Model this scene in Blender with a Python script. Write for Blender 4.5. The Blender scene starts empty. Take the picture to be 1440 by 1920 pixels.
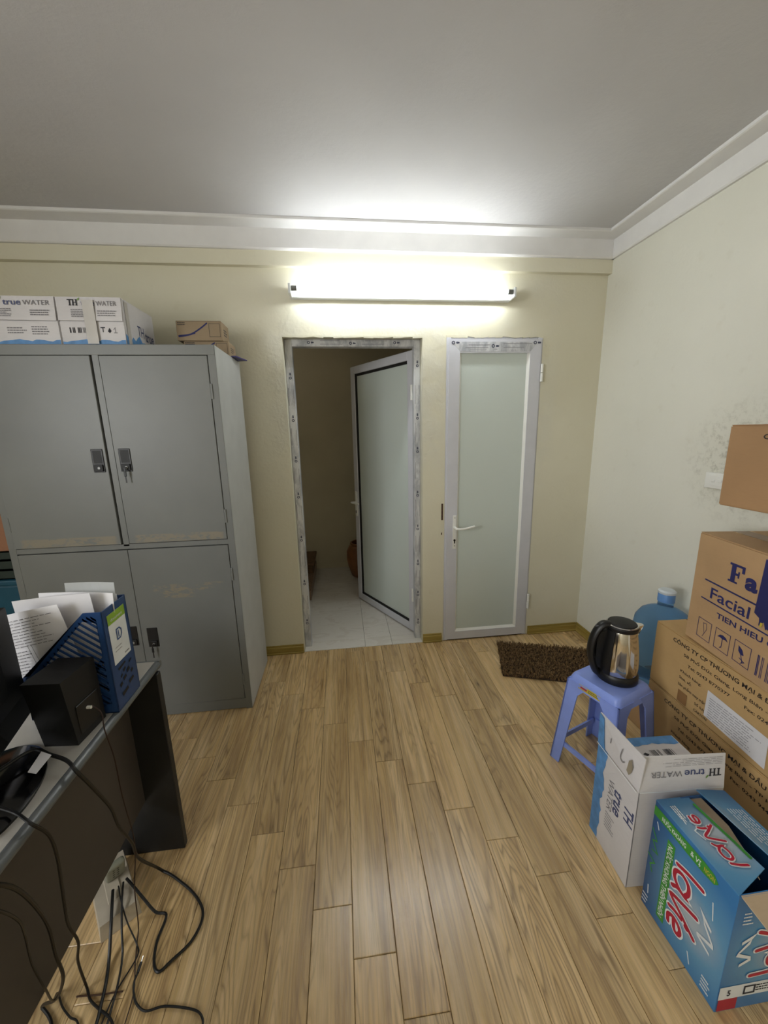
import bpy, bmesh, math, random
from mathutils import Vector, Matrix
random.seed(7)
scene = bpy.context.scene
COL = scene.collection

# ------------------------------------------------------------------ camera, world, exposure
F_PX, YAW, PITCH, ROLL, CAM_H = 711.6, .10806, .20855, .02203, 1.5266
cam_data = bpy.data.cameras.new('camera')
cam = bpy.data.objects.new('camera', cam_data)
COL.objects.link(cam)
scene.camera = cam
cam_data.sensor_fit = 'VERTICAL'
cam_data.sensor_height = 36.0
cam_data.lens = F_PX / 1920 * 36.0
cam_data.clip_start = .02
fw = Vector((math.sin(YAW) * math.cos(PITCH), math.cos(YAW) * math.cos(PITCH), -math.sin(PITCH)))
rt = Vector((math.cos(YAW), -math.sin(YAW), 0))
dn = fw.cross(rt)
r2 = math.cos(ROLL) * rt + math.sin(ROLL) * dn
d2 = -math.sin(ROLL) * rt + math.cos(ROLL) * dn
m = Matrix((r2, -d2, -fw)).transposed().to_4x4()
m.translation = (0, 0, CAM_H)
cam.matrix_world = m

world = bpy.data.worlds.new('world')
scene.world = world
world.use_nodes = True
world.node_tree.nodes['Background'].inputs[0].default_value = (.05, .05, .055, 1)
world.node_tree.nodes['Background'].inputs[1].default_value = .3

scene.view_settings.view_transform = 'Standard'
scene.view_settings.look = 'None'
scene.view_settings.gamma = 1
scene.view_settings.use_curve_mapping = False
scene.view_settings.exposure = 0.0
TUBE_BACK = 46.0     # emission strength of the tube over the doors
# fill light through an added, unseen window in the left wall, beside the camera
WIN = (-1.50, -.05, 1.15, 2.40)                   # y0, y1, z0, z1 of that window
fill_data = bpy.data.lights.new('window_fill', 'AREA')
fill_data.shape = 'RECTANGLE'
fill_data.size, fill_data.size_y = WIN[3] - WIN[2], WIN[1] - WIN[0]
fill_data.energy = 92
fill_data.color = (.965, .985, 1.0)
fill_light = bpy.data.objects.new('window_fill', fill_data)
COL.objects.link(fill_light)
fill_light.location = (-2.59, (WIN[0] + WIN[1]) / 2, (WIN[2] + WIN[3]) / 2)
fill_light.rotation_euler = (0, math.radians(-90), 0)

# ------------------------------------------------------------------ room measures
D, WX, WL, YF = 2.4986, 1.7421, -2.5, -2.0      # back wall, right wall, left wall, wall behind the camera
HC = 2.668                                       # ceiling

# ------------------------------------------------------------------ materials
def lin(c):
    out = []
    for v in c[:3]:
        v /= 255.
        out.append(v / 12.92 if v <= .04045 else ((v + .055) / 1.055) ** 2.4)
    return (*out, 1)

class NT:
    def __init__(s, name):
        s.m = bpy.data.materials.new(name)
        s.m.use_nodes = True
        s.t = s.m.node_tree
        s.b = s.t.nodes['Principled BSDF']
    def n(s, kind, **kw):
        nd = s.t.nodes.new('ShaderNode' + kind)
        for k, v in kw.items():
            if k.startswith('i_'):
                nd.inputs[k[2:].replace('_', ' ')].default_value = v
            else:
                setattr(nd, k, v)
        return nd
    def l(s, a, b): s.t.links.new(a, b)
    def ramp(s, fac, stops):
        r = s.n('ValToRGB')
        els = r.color_ramp.elements
        while len(els) < len(stops): els.new(.5)
        for e, (p, c) in zip(els, stops):
            e.position = p; e.color = c if len(c) == 4 else (*c, 1)
        s.l(fac, r.inputs[0])
        return r.outputs[0]
    def mix(s, fac, a, b, blend='MIX'):
        x = s.n('Mix', data_type='RGBA', blend_type=blend)
        for sock, v in ((x.inputs[0], fac), (x.inputs[6], a), (x.inputs[7], b)):
            if hasattr(v, 'links'): s.l(v, sock)
            else: sock.default_value = v
        return x.outputs[2]
    def math(s, op, a, b=None, clamp=False):
        x = s.n('Math', operation=op, use_clamp=clamp)
        for sock, v in ((x.inputs[0], a), (x.inputs[1], b)):
            if v is None: continue
            if hasattr(v, 'links'): s.l(v, sock)
            else: sock.default_value = v
        return x.outputs[0]
    def noise(s, vec, scale, detail=4, rough=.5, dist=0):
        x = s.n('TexNoise')
        x.inputs['Scale'].default_value = scale
        x.inputs['Detail'].default_value = detail
        x.inputs['Roughness'].default_value = rough
        x.inputs['Distortion'].default_value = dist
        if vec is not None: s.l(vec, x.inputs['Vector'])
        return x.outputs['Fac']
    def obj(s): return s.n('TexCoord').outputs['Object']
    def mapping(s, vec, scale=(1, 1, 1), loc=(0, 0, 0), rot=(0, 0, 0)):
        x = s.n('Mapping')
        x.inputs['Scale'].default_value = scale
        x.inputs['Location'].default_value = loc
        x.inputs['Rotation'].default_value = rot
        s.l(vec, x.inputs['Vector'])
        return x.outputs[0]
    def bump(s, h, strength=.2, dist=.01):
        x = s.n('Bump')
        x.inputs['Strength'].default_value = strength
        x.inputs['Distance'].default_value = dist
        s.l(h, x.inputs['Height'])
        s.l(x.outputs[0], s.b.inputs['Normal'])
    def set(s, **kw):
        for k, v in kw.items():
            s.b.inputs[k.replace('_', ' ')].default_value = v
        return s
    def col(s, c):
        if hasattr(c, 'links'): s.l(c, s.b.inputs['Base Color'])
        else: s.b.inputs['Base Color'].default_value = c

def plain(name, rgb, rough=.5, metal=0, var=.06, scale=9, bump=0, bscale=120, **kw):
    t = NT(name)
    c = lin(rgb)
    o = t.obj()
    f = t.noise(o, scale, 5)
    a = tuple(max(0, v * (1 - var * 1.6)) for v in c[:3]) + (1,)
    b = tuple(min(1, v * (1 + var * 1.6)) for v in c[:3]) + (1,)
    t.col(t.ramp(f, [(.3, a), (.7, b)]))
    t.set(Roughness=rough, Metallic=metal, **kw)
    if bump: t.bump(t.noise(o, bscale, 3), bump, .002)
    return t.m

def mask_box(t, sep, axis, a, b, soft):
    """smooth 0..1 mask that is 1 between a and b on one axis"""
    v = sep.outputs[axis]
    up = t.n('MapRange', interpolation_type='SMOOTHSTEP', i_From_Min=a - soft, i_From_Max=a + soft)
    t.l(v, up.inputs[0])
    dn_ = t.n('MapRange', interpolation_type='SMOOTHSTEP', i_From_Min=b + soft, i_From_Max=b - soft)
    t.l(v, dn_.inputs[0])
    return t.math('MULTIPLY', up.outputs[0], dn_.outputs[0])

WALL = (214, 205, 174)
def wall_material(name, patches=False, mould=False, c0=(212, 207, 183), c1=(221, 217, 196)):
    t = NT(name)
    o = t.obj()
    n1 = t.noise(o, 1.3, 4)
    n2 = t.noise(o, 14, 5)
    base = t.ramp(n1, [(.3, lin(c0)), (.7, lin(c1))])
    h = t.noise(o, 60, 4)
    sep = t.n('SeparateXYZ'); t.l(o, sep.inputs[0])
    if patches:
        # rougher, paler filler around the two door openings
        mx = mask_box(t, sep, 0, -.42, 1.42, .06)
        mz = mask_box(t, sep, 2, 1.2, 2.42, .35)
        msk = t.math('MULTIPLY', t.math('MULTIPLY', mx, mz), t.ramp(t.noise(o, 5, 4), [(.42, (0, 0, 0)), (.6, (1, 1, 1))]))
        base = t.mix(t.math('MULTIPLY', msk, .5), base, lin((212, 210, 196)))
        h = t.math('ADD', h, t.math('MULTIPLY', t.noise(o, 22, 5, .6, .8), t.math('MULTIPLY', msk, 5)))
        crk = t.ramp(t.noise(o, 26, 6, .7), [(.68, (0, 0, 0)), (.74, (1, 1, 1))])
        base = t.mix(t.math('MULTIPLY', t.math('MULTIPLY', crk, mx), .3), base, lin((150, 142, 120)))
    if mould:
        d = t.n('VectorMath', operation='DISTANCE'); t.l(o, d.inputs[0]); d.inputs[1].default_value = (0, 1.47, 1.36)
        dm = t.n('MapRange', interpolation_type='SMOOTHSTEP', i_From_Min=.36, i_From_Max=.05); t.l(d.outputs[1], dm.inputs[0])
        sp = t.ramp(t.noise(o, 24, 8, .78), [(.49, (0, 0, 0)), (.64, (1, 1, 1))])
        sp = t.math('MULTIPLY', sp, dm.outputs[0])
        base = t.mix(t.math('MULTIPLY', sp, .7), base, lin((132, 128, 106)))
        pl = t.math('MULTIPLY', dm.outputs[0], t.noise(o, 7, 4))
        base = t.mix(t.math('MULTIPLY', pl, .35), base, lin((196, 192, 172)))
        h = t.math('ADD', h, t.math('MULTIPLY', sp, 1.5))
    sm = t.ramp(n2, [(.62, (0, 0, 0)), (.8, (1, 1, 1))])
    base = t.mix(t.math('MULTIPLY', sm, .12), base, lin((170, 158, 122)))
    t.col(base)
    t.set(Roughness=.72)
    t.bump(h, .22, .004)
    return t.m

M = {}
M['wall_back'] = wall_material('cream_plaster_patched', patches=True)
M['wall_right'] = wall_material('cream_plaster_mould', mould=True, c0=(218, 217, 204), c1=(226, 225, 213))
M['wall'] = wall_material('cream_plaster')
def ceil_mat():
    t = NT('ceiling_white')
    o = t.obj()
    t.col(t.ramp(t.noise(o, 2.2, 5), [(.3, lin((189, 188, 189))), (.7, lin((196, 195, 196)))]))
    h = t.math('ADD', t.noise(o, 40, 5, .6), t.math('MULTIPLY', t.noise(o, 3, 3), 2.0))
    t.bump(h, .25, .006); t.set(Roughness=.7)
    return t.m
M['ceiling'] = ceil_mat()
M['cornice'] = plain('cornice_white', (222, 221, 219), .6, var=.02, bump=.15, bscale=30)
M['hall_wall'] = plain('hall_wall', (216, 206, 178), .7, var=.04, scale=2)

def wood_floor():
    t = NT('laminate_oak')
    o = t.obj()
    rnd = t.n('ObjectInfo').outputs['Random']
    cx = t.n('CombineXYZ')
    t.l(t.math('MULTIPLY', rnd, 41.), cx.inputs[0]); t.l(t.math('MULTIPLY', rnd, 23.), cx.inputs[1]); t.l(t.math('MULTIPLY', rnd, 7.), cx.inputs[2])
    v = t.n('VectorMath', operation='ADD'); t.l(o, v.inputs[0]); t.l(cx.outputs[0], v.inputs[1])
    vv = v.outputs[0]
    fine = t.noise(t.mapping(vv, (170, 4, 1)), 1, 6, .7, .3)
    mid = t.noise(t.mapping(vv, (48, 1.6, 1)), 1, 5, .6, .5)
    broad = t.noise(t.mapping(vv, (13, 1.1, 1)), 1, 4, .55, .8)
    # growth rings: contour lines of a smooth stretched field
    fld = t.noise(t.mapping(vv, (9.5, .95, 1)), 1, 2.5, .45, .25)
    rg = t.math('FRACT', t.math('MULTIPLY', fld, 25.))
    cath = t.ramp(rg, [(0, (.9, .9, .9)), (.1, (.55, .55, .55)), (.35, (.05, .05, .05)), (.8, (.12, .12, .12)), (1, (.9, .9, .9))])
    amt = t.ramp(t.noise(t.mapping(vv, (6, .8, 1), loc=(7, 3, 1)), 1, 2), [(.38, (.12, .12, .12)), (.62, (1, 1, 1))])
    cath = t.math('MULTIPLY', cath, amt)
    base = t.ramp(broad, [(.22, lin((178, 146, 98))), (.5, lin((223, 191, 138))), (.78, lin((244, 216, 168)))])
    base = t.mix(t.math('MULTIPLY', cath, .78), base, lin((116, 90, 58)))
    base = t.mix(t.ramp(mid, [(.46, (0, 0, 0)), (.7, (.6, .6, .6))]), base, lin((136, 106, 70)))
    base = t.mix(t.ramp(fine, [(.45, (.0, .0, .0)), (.75, (.5, .5, .5))]), base, lin((132, 104, 68)))
    vo = t.n('TexVoronoi', feature='F1'); vo.inputs['Scale'].default_value = 1
    t.l(t.mapping(vv, (13, 3.4, 1)), vo.inputs['Vector'])
    kn = t.ramp(vo.outputs['Distance'], [(.02, (1, 1, 1)), (.1, (.35, .35, .35)), (.24, (0, 0, 0))])
    vc = t.n('SeparateColor'); t.l(vo.outputs['Color'], vc.inputs[0])
    kn = t.math('MULTIPLY', kn, t.math('GREATER_THAN', vc.outputs[0], .74))
    base = t.mix(t.math('MULTIPLY', kn, .85), base, lin((66, 46, 28)))
    br = t.n('HueSaturation'); t.l(base, br.inputs['Color'])
    t.l(t.math('ADD', t.math('MULTIPLY', rnd, .22), .89), br.inputs['Value'])
    t.col(br.outputs[0])
    t.l(t.math('ADD', t.math('MULTIPLY', fine, .16), .2), t.b.inputs['Roughness'])
    t.set(Coat_Weight=.6, Coat_Roughness=.22)
    t.bump(t.math('ADD', fine, t.math('MULTIPLY', cath, -.8)), .14, .0015)
    return t.m
M['plank'] = wood_floor()
M['subfloor'] = plain('dark_underlay', (40, 30, 20), .9)
M['skirting'] = None
def skirting():
    t = NT('olive_wood_skirting')
    o = t.obj()
    f = t.noise(t.mapping(o, (3, 3, 60)), 1, 4)
    t.col(t.ramp(f, [(.3, lin((138, 118, 48))), (.7, lin((168, 146, 78)))]))
    t.set(Roughness=.45)
    return t.m
M['skirting'] = skirting()
def marble():
    t = NT('pale_marble_tile')
    o = t.obj()
    rnd = t.n('ObjectInfo').outputs['Random']
    v = t.n('VectorMath', operation='ADD'); t.l(o, v.inputs[0]); t.l(t.math('MULTIPLY', rnd, 9.), v.inputs[1])
    f = t.noise(t.mapping(v.outputs[0], (1.2, 3, 1), rot=(0, 0, .7)), 3, 6, .6, 2.2)
    t.col(t.ramp(f, [(.3, lin((226, 221, 210))), (.52, lin((230, 226, 217))), (.6, lin((220, 214, 203))), (.7, lin((229, 225, 216)))]))
    t.set(Roughness=.16)
    return t.m
M['tile'] = marble()
M['grout'] = plain('grey_grout', (150, 145, 135), .9)
M['pvc'] = plain('white_pvc', (206, 207, 213), .32, var=.02)
def film():
    t = NT('pvc_with_protective_film')
    o = t.obj()
    f = t.noise(t.mapping(o, (14, 14, 5)), 1, 6, .7, .5)
    s_ = t.ramp(f, [(.44, (0, 0, 0)), (.6, (1, 1, 1))])
    t.col(t.mix(t.math('MULTIPLY', s_, .7), lin((206, 207, 208)), lin((140, 143, 150))))
    t.set(Roughness=.35)
    t.bump(t.noise(o, 30, 4), .25, .002)
    return t.m
M['film'] = film()
M['gasket'] = plain('black_gasket', (14, 14, 15), .6)
def frosted():
    t = NT('frosted_glass')
    o = t.obj()
    t.col(t.ramp(t.noise(o, 1.5, 3), [(.3, lin((208, 218, 211))), (.7, lin((213, 222, 216)))]))
    t.set(Roughness=.3, Transmission_Weight=.06, IOR=1.45)
    return t.m
M['frosted'] = frosted()
M['white_plastic'] = plain('white_plastic', (232, 232, 226), .3, var=.015)
M['socket_hole'] = plain('dark_socket', (30, 26, 18), .5)
M['navy_print'] = plain('navy_film_print', (48, 54, 78), .5)
M['rust'] = plain('rusty_hole', (70, 46, 30), .8, var=.3, scale=60)

def emit(name, strength, rgb=(.93, .975, 1.0)):
    t = NT(name)
    t.col((.9, .9, .9, 1))
    t.b.inputs['Emission Color'].default_value = (*rgb, 1)
    t.b.inputs['Emission Strength'].default_value = strength
    return t.m
M['lamp_metal'] = plain('white_enamel_batten', (226, 230, 230), .35, var=.02)
M['lamp_cap'] = plain('grey_lamp_cap', (120, 122, 120), .35, metal=.7)

def steel(name='grey_enamelled_steel', worn=None):
    t = NT(name)
    o = t.obj()
    base = t.ramp(t.noise(o, 3, 4), [(.3, lin((114, 116, 114))), (.7, lin((122, 124, 121)))])
    sep = t.n('SeparateXYZ'); t.l(o, sep.inputs[0])
    if worn:
        for (x0, x1, z0, z1, dens) in worn:
            mk = t.math('MULTIPLY', mask_box(t, sep, 0, x0, x1, .012), mask_box(t, sep, 2, z0, z1, .004))
            bl = t.ramp(t.noise(t.mapping(o, (24, 24, 60)), 1, 6, .72), [(dens, (0, 0, 0)), (dens + .07, (1, 1, 1))])
            base = t.mix(t.math('MULTIPLY', t.math('MULTIPLY', mk, bl), .75), base, lin((142, 133, 114)))
    sc = t.ramp(t.noise(t.mapping(o, (40, 40, 8)), 1, 7, .75), [(.7, (0, 0, 0)), (.76, (1, 1, 1))])
    base = t.mix(t.math('MULTIPLY', sc, .25), base, lin((110, 108, 100)))
    t.col(base)
    t.set(Roughness=.42)
    return t.m
M['steel'] = steel()
M['steel_tube_lit'] = plain('tube_lit_steel_side', (186, 189, 189), .4, var=.03)  # paler than the carcass: tube light on the side put into the colour
M['steel_dark'] = plain('dark_gap_steel', (52, 53, 52), .6)
M['black_plastic'] = plain('black_plastic', (17, 17, 18), .42, var=.1)
M['black_matte'] = plain('black_matte', (11, 11, 12), .55, var=.1)
M['black_gloss'] = plain('black_gloss', (10, 10, 11), .12, var=.1)
M['lock'] = plain('dull_lock_metal', (150, 150, 148), .5, metal=.6)
M['chrome'] = plain('chrome', (215, 215, 215), .18, metal=1, var=.02)
M['stainless'] = plain('stainless_steel', (216, 212, 206), .1, metal=1, var=.03)
M['rubber'] = plain('black_cable', (12, 12, 12), .45)
M['brown_wire'] = plain('brown_black_wire', (46, 26, 20), .5)
M['paper'] = plain('white_paper', (232, 230, 232), .8, var=.02)
M['paper2'] = plain('grey_white_paper', (214, 212, 214), .8, var=.03)
M['ink'] = plain('grey_ink', (128, 126, 130), .8)
M['ink_dark'] = plain('dark_ink', (46, 46, 52), .8)
M['clear'] = None
def clear_plastic():
    t = NT('clear_plastic_sleeve')
    t.col(lin((235, 238, 238)))
    t.set(Roughness=.12, Alpha=.32)
    return t.m
M['clear'] = clear_plastic()

def cardboard(name, rgb, fluted=True):
    t = NT(name)
    o = t.obj()
    c = lin(rgb)
    f = t.noise(o, 4, 5)
    k = lambda s: tuple(min(1, v * s) for v in c[:3]) + (1,)
    base = t.ramp(f, [(.3, k(.9)), (.7, k(1.08))])
    fi = t.noise(t.mapping(o, (30, 30, 260)), 1, 3)
    base = t.mix(t.ramp(fi, [(.5, (0, 0, 0)), (.8, (.25, .25, .25))]), base, k(.75))
    t.col(base)
    t.set(Roughness=.72)
    t.bump(t.noise(t.mapping(o, (4, 4, 180)), 1, 2), .06, .002)
    return t.m
M['card'] = cardboard('brown_cardboard', (172, 138, 98))
M['card_a'] = cardboard('tan_cardboard', (182, 148, 108))
M['card_b'] = cardboard('light_cardboard', (188, 154, 104))
M['card_c'] = cardboard('reddish_cardboard', (166, 130, 92))
M['card_s'] = cardboard('grey_brown_cardboard', (152, 132, 104))
M['card_in'] = cardboard('inner_cardboard', (184, 162, 134))
M['white_card'] = cardboard('white_coated_cardboard', (212, 209, 210))
M['navy'] = plain('navy_ink', (34, 36, 92), .7, var=.1)
M['black_ink'] = plain('black_ink', (40, 33, 28), .75, var=.1)
M['water_blue'] = plain('water_blue_print', (84, 138, 192), .5, var=.14, scale=30)
M['logo_blue'] = plain('logo_slate_print', (74, 82, 120), .6)
M['leaf_green'] = plain('leaf_green_print', (110, 150, 70), .6)
M['tape'] = plain('glossy_packing_tape', (196, 192, 186), .18, var=.05)
M['brown_tape'] = plain('brown_packing_tape', (140, 104, 66), .25, var=.05)
M['red'] = plain('crimson_print', (176, 28, 56), .45)
M['green'] = plain('green_print', (58, 140, 52), .45, var=.1)
M['white_ink'] = plain('white_print', (226, 230, 232), .5)
M['yellow'] = plain('yellow_label', (196, 178, 62), .5)
M['red_label'] = plain('red_label', (172, 60, 50), .5)

# ------------------------------------------------------------------ builders
def tag(o, label=None, cat=None, group=None, kind=None):
    if label: o['label'] = label
    if cat: o['category'] = cat
    if group: o['group'] = group
    if kind: o['kind'] = kind
    return o

def thing(name, label, cat, loc=(0, 0, 0), rotz=0, group=None, kind=None):
    o = bpy.data.objects.new(name, None)
    COL.objects.link(o)
    o.empty_display_size = .05
    o.location = loc
    o.rotation_euler = (0, 0, rotz)
    return tag(o, label, cat, group, kind)

class MB:
    """collects geometry, then links it as ONE mesh object"""
    def __init__(s): s.bm = bmesh.new()
    def box(s, x0, x1, y0, y1, z0, z1, bevel=0, seg=1):
        g = bmesh.ops.create_cube(s.bm, size=1)
        mt = Matrix.Translation(((x0 + x1) / 2, (y0 + y1) / 2, (z0 + z1) / 2)) @ Matrix.Diagonal((abs(x1 - x0), abs(y1 - y0), abs(z1 - z0), 1))
        bmesh.ops.transform(s.bm, matrix=mt, verts=g['verts'])
        if bevel:
            es = list({e for v in g['verts'] for e in v.link_edges})
            bmesh.ops.bevel(s.bm, geom=es, offset=bevel, segments=seg, affect='EDGES', profile=.6)
        return s
    def face(s, pts):
        s.bm.faces.new([s.bm.verts.new(p) for p in pts]); return s
    def slab(s, pts, off):
        """polygon given thickness along vector off"""
        off = Vector(off)
        a = [s.bm.verts.new(p) for p in pts]
        b = [s.bm.verts.new(Vector(p) + off) for p in pts]
        s.bm.faces.new(a[::-1]); s.bm.faces.new(b)
        n = len(pts)
        for i in range(n):
            s.bm.faces.new((a[i], a[(i + 1) % n], b[(i + 1) % n], b[i]))
        return s
    def hexa(s, lo, hi):
        """solid between two quads (lists of 4 points)"""
        a = [s.bm.verts.new(p) for p in lo]; b = [s.bm.verts.new(p) for p in hi]
        s.bm.faces.new(a[::-1]); s.bm.faces.new(b)
        for i in range(4):
            s.bm.faces.new((a[i], a[(i + 1) % 4], b[(i + 1) % 4], b[i]))
        return s
    def tube(s, pts, r, n=8, cap=True):
        pts = [Vector(p) for p in pts]
        rs = r if isinstance(r, (list, tuple)) else [r] * len(pts)
        rings = []
        up = Vector((0, 0, 1))
        for i, p in enumerate(pts):
            t = (pts[min(i + 1, len(pts) - 1)] - pts[max(i - 1, 0)]).normalized()
            if i == 0:
                a = t.cross(up)
                if a.length < .05: a = t.cross(Vector((1, 0, 0)))
            else:
                a = a - t * a.dot(t)
                if a.length < 1e-4: a = t.cross(Vector((1, 0, 0)))
            a = a.normalized(); b = t.cross(a)
            rr = rs[i]
            rx, ry = rr if isinstance(rr, tuple) else (rr, rr)
            rings.append([s.bm.verts.new(p + a * rx * math.cos(2 * math.pi * k / n) + b * ry * math.sin(2 * math.pi * k / n)) for k in range(n)])
        for q, w in zip(rings, rings[1:]):
            for k in range(n):
                s.bm.faces.new((q[k], q[(k + 1) % n], w[(k + 1) % n], w[k]))
        if cap:
            s.bm.faces.new(rings[0][::-1]); s.bm.faces.new(rings[-1])
        return s
    def lathe(s, prof, c=(0, 0, 0), n=32):
        rings = []
        for r, z in prof:
            if r < 1e-5: rings.append([s.bm.verts.new((c[0], c[1], c[2] + z))])
            else: rings.append([s.bm.verts.new((c[0] + r * math.cos(2 * math.pi * k / n), c[1] + r * math.sin(2 * math.pi * k / n), c[2] + z)) for k in range(n)])
        for q, w in zip(rings, rings[1:]):
            for k in range(n):
                l = (k + 1) % n
                if len(q) == 1 and len(w) == 1: continue
                if len(q) == 1: s.bm.faces.new((q[0], w[l], w[k]))
                elif len(w) == 1: s.bm.faces.new((q[k], q[l], w[0]))
                else: s.bm.faces.new((q[k], q[l], w[l], w[k]))
        return s
    def build(s, name, mat, parent=None, world=False, smooth=False, label=None):
        bmesh.ops.recalc_face_normals(s.bm, faces=s.bm.faces)
        me = bpy.data.meshes.new(name)
        if world and parent is not None:
            bmesh.ops.transform(s.bm, matrix=wmat(parent).inverted(), verts=s.bm.verts)
        s.bm.to_mesh(me); s.bm.free()
        me.materials.append(mat)
        if smooth:
            for p in me.polygons: p.use_smooth = True
            if smooth != 'all':
                me.set_sharp_from_angle(angle=math.radians(38))
        o = bpy.data.objects.new(name, me)
        COL.objects.link(o)
        o.parent = parent
        if label: o['label'] = label
        return o

def wmat(o):
    m_ = Matrix.LocRotScale(o.location, o.rotation_euler, None)
    return wmat(o.parent) @ m_ if o.parent else m_

def catmull(pts, n=6):
    pts = [Vector(p) for p in pts]
    out = []
    P = [pts[0] * 2 - pts[1]] + pts + [pts[-1] * 2 - pts[-2]]
    for i in range(1, len(P) - 2):
        a, b, c, d = P[i - 1:i + 3]
        for k in range(n):
            t = k / n
            out.append(.5 * ((2 * b) + (c - a) * t + (2 * a - 5 * b + 4 * c - d) * t * t + (3 * b - a - 3 * c + d) * t ** 3))
    out.append(pts[-1])
    return out

_text_cache = {}
def text_mesh(s, bold=0.0, shear=0.0):
    k = (s, bold, shear)
    if k in _text_cache: return _text_cache[k]
    cu = bpy.data.curves.new('lettering', 'FONT')
    cu.body = s; cu.size = 1; cu.resolution_u = 3
    cu.offset = bold; cu.shear = shear
    o = bpy.data.objects.new('lettering_tmp', cu)
    COL.objects.link(o)
    dg = bpy.context.evaluated_depsgraph_get()
    dg.update()
    me = bpy.data.meshes.new_from_object(o.evaluated_get(dg))
    vs = [v.co.copy() for v in me.vertices]
    fs = [list(p.vertices) for p in me.polygons]
    bpy.data.objects.remove(o); bpy.data.curves.remove(cu); bpy.data.meshes.remove(me)
    x0 = min((v.x for v in vs), default=0); x1 = max((v.x for v in vs), default=1)
    _text_cache[k] = (vs, fs, x0, x1)
    return _text_cache[k]

class Face:
    """a flat printed face: origin O, u to the right, v up, in world space; lift keeps print just proud of the board"""
    def __init__(s, O, u, v, parent, lift=.0006):
        s.O = Vector(O); s.u = Vector(u).normalized(); s.v = Vector(v).normalized()
        s.n = s.u.cross(s.v).normalized(); s.parent = parent; s.lift = lift
    def p(s, a, b, k=1): return s.O + s.u * a + s.v * b + s.n * s.lift * k
    def mesh(s, name, vs, fs, mat, label=None):
        me = bpy.data.meshes.new(name)
        inv = wmat(s.parent).inverted()
        me.from_pydata([tuple(inv @ v) for v in vs], [], fs)
        me.update()
        me.materials.append(mat)
        o = bpy.data.objects.new(name, me)
        COL.objects.link(o); o.parent = s.parent
        if label: o['label'] = label
        return o
    def text(s, body, a, b, h, mat, width=None, bold=0.0, rot=0, shear=0, name='lettering', k=1):
        """baseline starts at (a,b); h = cap height; width = fitted width; rot turns it counter-clockwise (radians)"""
        safe = body.replace('Ơ', 'O').replace('ơ', 'o').replace('Đ', 'D')
        vs, fs, x0, x1 = text_mesh(safe, bold, shear)
        vs, fs = list(vs), list(fs)
        for i, ch in enumerate(body):
            if ch not in 'ƠơĐ': continue
            r_ = text_mesh(safe[:i + 1], bold, shear)[3]
            top = .72 if ch == 'Ơ' else .52
            if ch == 'Đ':
                g_ = text_mesh('D', bold, shear)
                l_ = r_ - (g_[3] - g_[2])
                q = [(l_ - .08, .33), (l_ + .24, .33), (l_ + .24, .41), (l_ - .08, .41)]
            else:
                q = [(r_ - .08, top - .12), (r_ + .0, top - .12), (r_ + .06, top + .06), (r_ - .02, top + .06)]
            fs.append(list(range(len(vs), len(vs) + 4)))
            vs += [Vector((a_, b_, .3)) for a_, b_ in q]
        sy = h / .72
        sx = (width / (x1 - x0)) if width else sy
        c, sn = math.cos(rot), math.sin(rot)
        out = []
        for v in vs:
            x, y = (v.x - x0) * sx, v.y * sy
            out.append(s.p(a + x * c - y * sn, b + x * sn + y * c, k) + s.n * v.z * 1e-4)
        return s.mesh(name, out, fs, mat)
    def poly(s, polys, mat, name='print', k=1, label=None):
        vs, fs = [], []
        for i, pl in enumerate(polys):
            fs.append(list(range(len(vs), len(vs) + len(pl))))
            vs += [s.p(a, b, k) + s.n * (i % 16) * 1.5e-5 for a, b in pl]
        return s.mesh(name, vs, fs, mat, label)
    def rect(s, a0, a1, b0, b1, mat, name='print', k=1, label=None):
        return s.poly([[(a0, b0), (a1, b0), (a1, b1), (a0, b1)]], mat, name, k, label)
    def strokes(s, lines, w, mat, name='print', k=1, smooth=0):
        vs, fs = [], []
        lift = 0
        def pt(a, b):
            return s.p(a, b, k) + s.n * lift
        for ln in lines:
            if smooth: ln = [(p.x, p.y) for p in catmull([(a, b, 0) for a, b in ln], smooth)]
            P = [Vector((a, b)) for a, b in ln]
            closed = (P[0] - P[-1]).length < 1e-6 and len(P) > 3
            if closed: P = P[:-1]
            n = len(P)
            L_, R_ = [], []
            cap0 = []
            for i in range(n):
                q0 = P[i - 1] if (i or closed) else None
                q1 = P[(i + 1) % n] if (i < n - 1 or closed) else None
                d0 = (P[i] - q0).normalized() if q0 is not None else None
                d1 = (q1 - P[i]).normalized() if q1 is not None else None
                if d0 is None: d0 = d1
                if d1 is None: d1 = d0
                t = (d0 + d1)
                t = t.normalized() if t.length > 1e-5 else d1
                nn = Vector((-t.y, t.x))
                c = max(.45, nn.dot(Vector((-d1.y, d1.x))))
                h = w / 2 / c
                L_.append(len(vs)); vs.append(pt(P[i].x + nn.x * h, P[i].y + nn.y * h))
                R_.append(len(vs)); vs.append(pt(P[i].x - nn.x * h, P[i].y - nn.y * h))
                lift += 6e-6
            for i in range(n if closed else n - 1):
                j = (i + 1) % n
                fs.append([L_[i], R_[i], R_[j], L_[j]])
            if not closed:
                for e, (i, j) in enumerate(((0, 1), (n - 1, n - 2))):
                    d = (P[i] - P[j]).normalized(); m_ = Vector((-d.y, d.x))
                    arc = [P[i] + m_ * (w / 2) * math.cos(x) + d * (w / 2) * math.sin(x) for x in [math.pi * q / 6 for q in range(1, 6)]]
                    ids = []
                    for p in arc:
                        ids.append(len(vs)); vs.append(pt(p.x, p.y))
                    ends = (L_[i], R_[i])
                    if (vs[ends[0]] - vs[ids[0]]).length > (vs[ends[1]] - vs[ids[0]]).length: ends = ends[::-1]
                    fs.append([ends[0]] + ids + [ends[1]])
            lift += 3e-5
        return s.mesh(name, vs, fs, mat)
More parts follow.
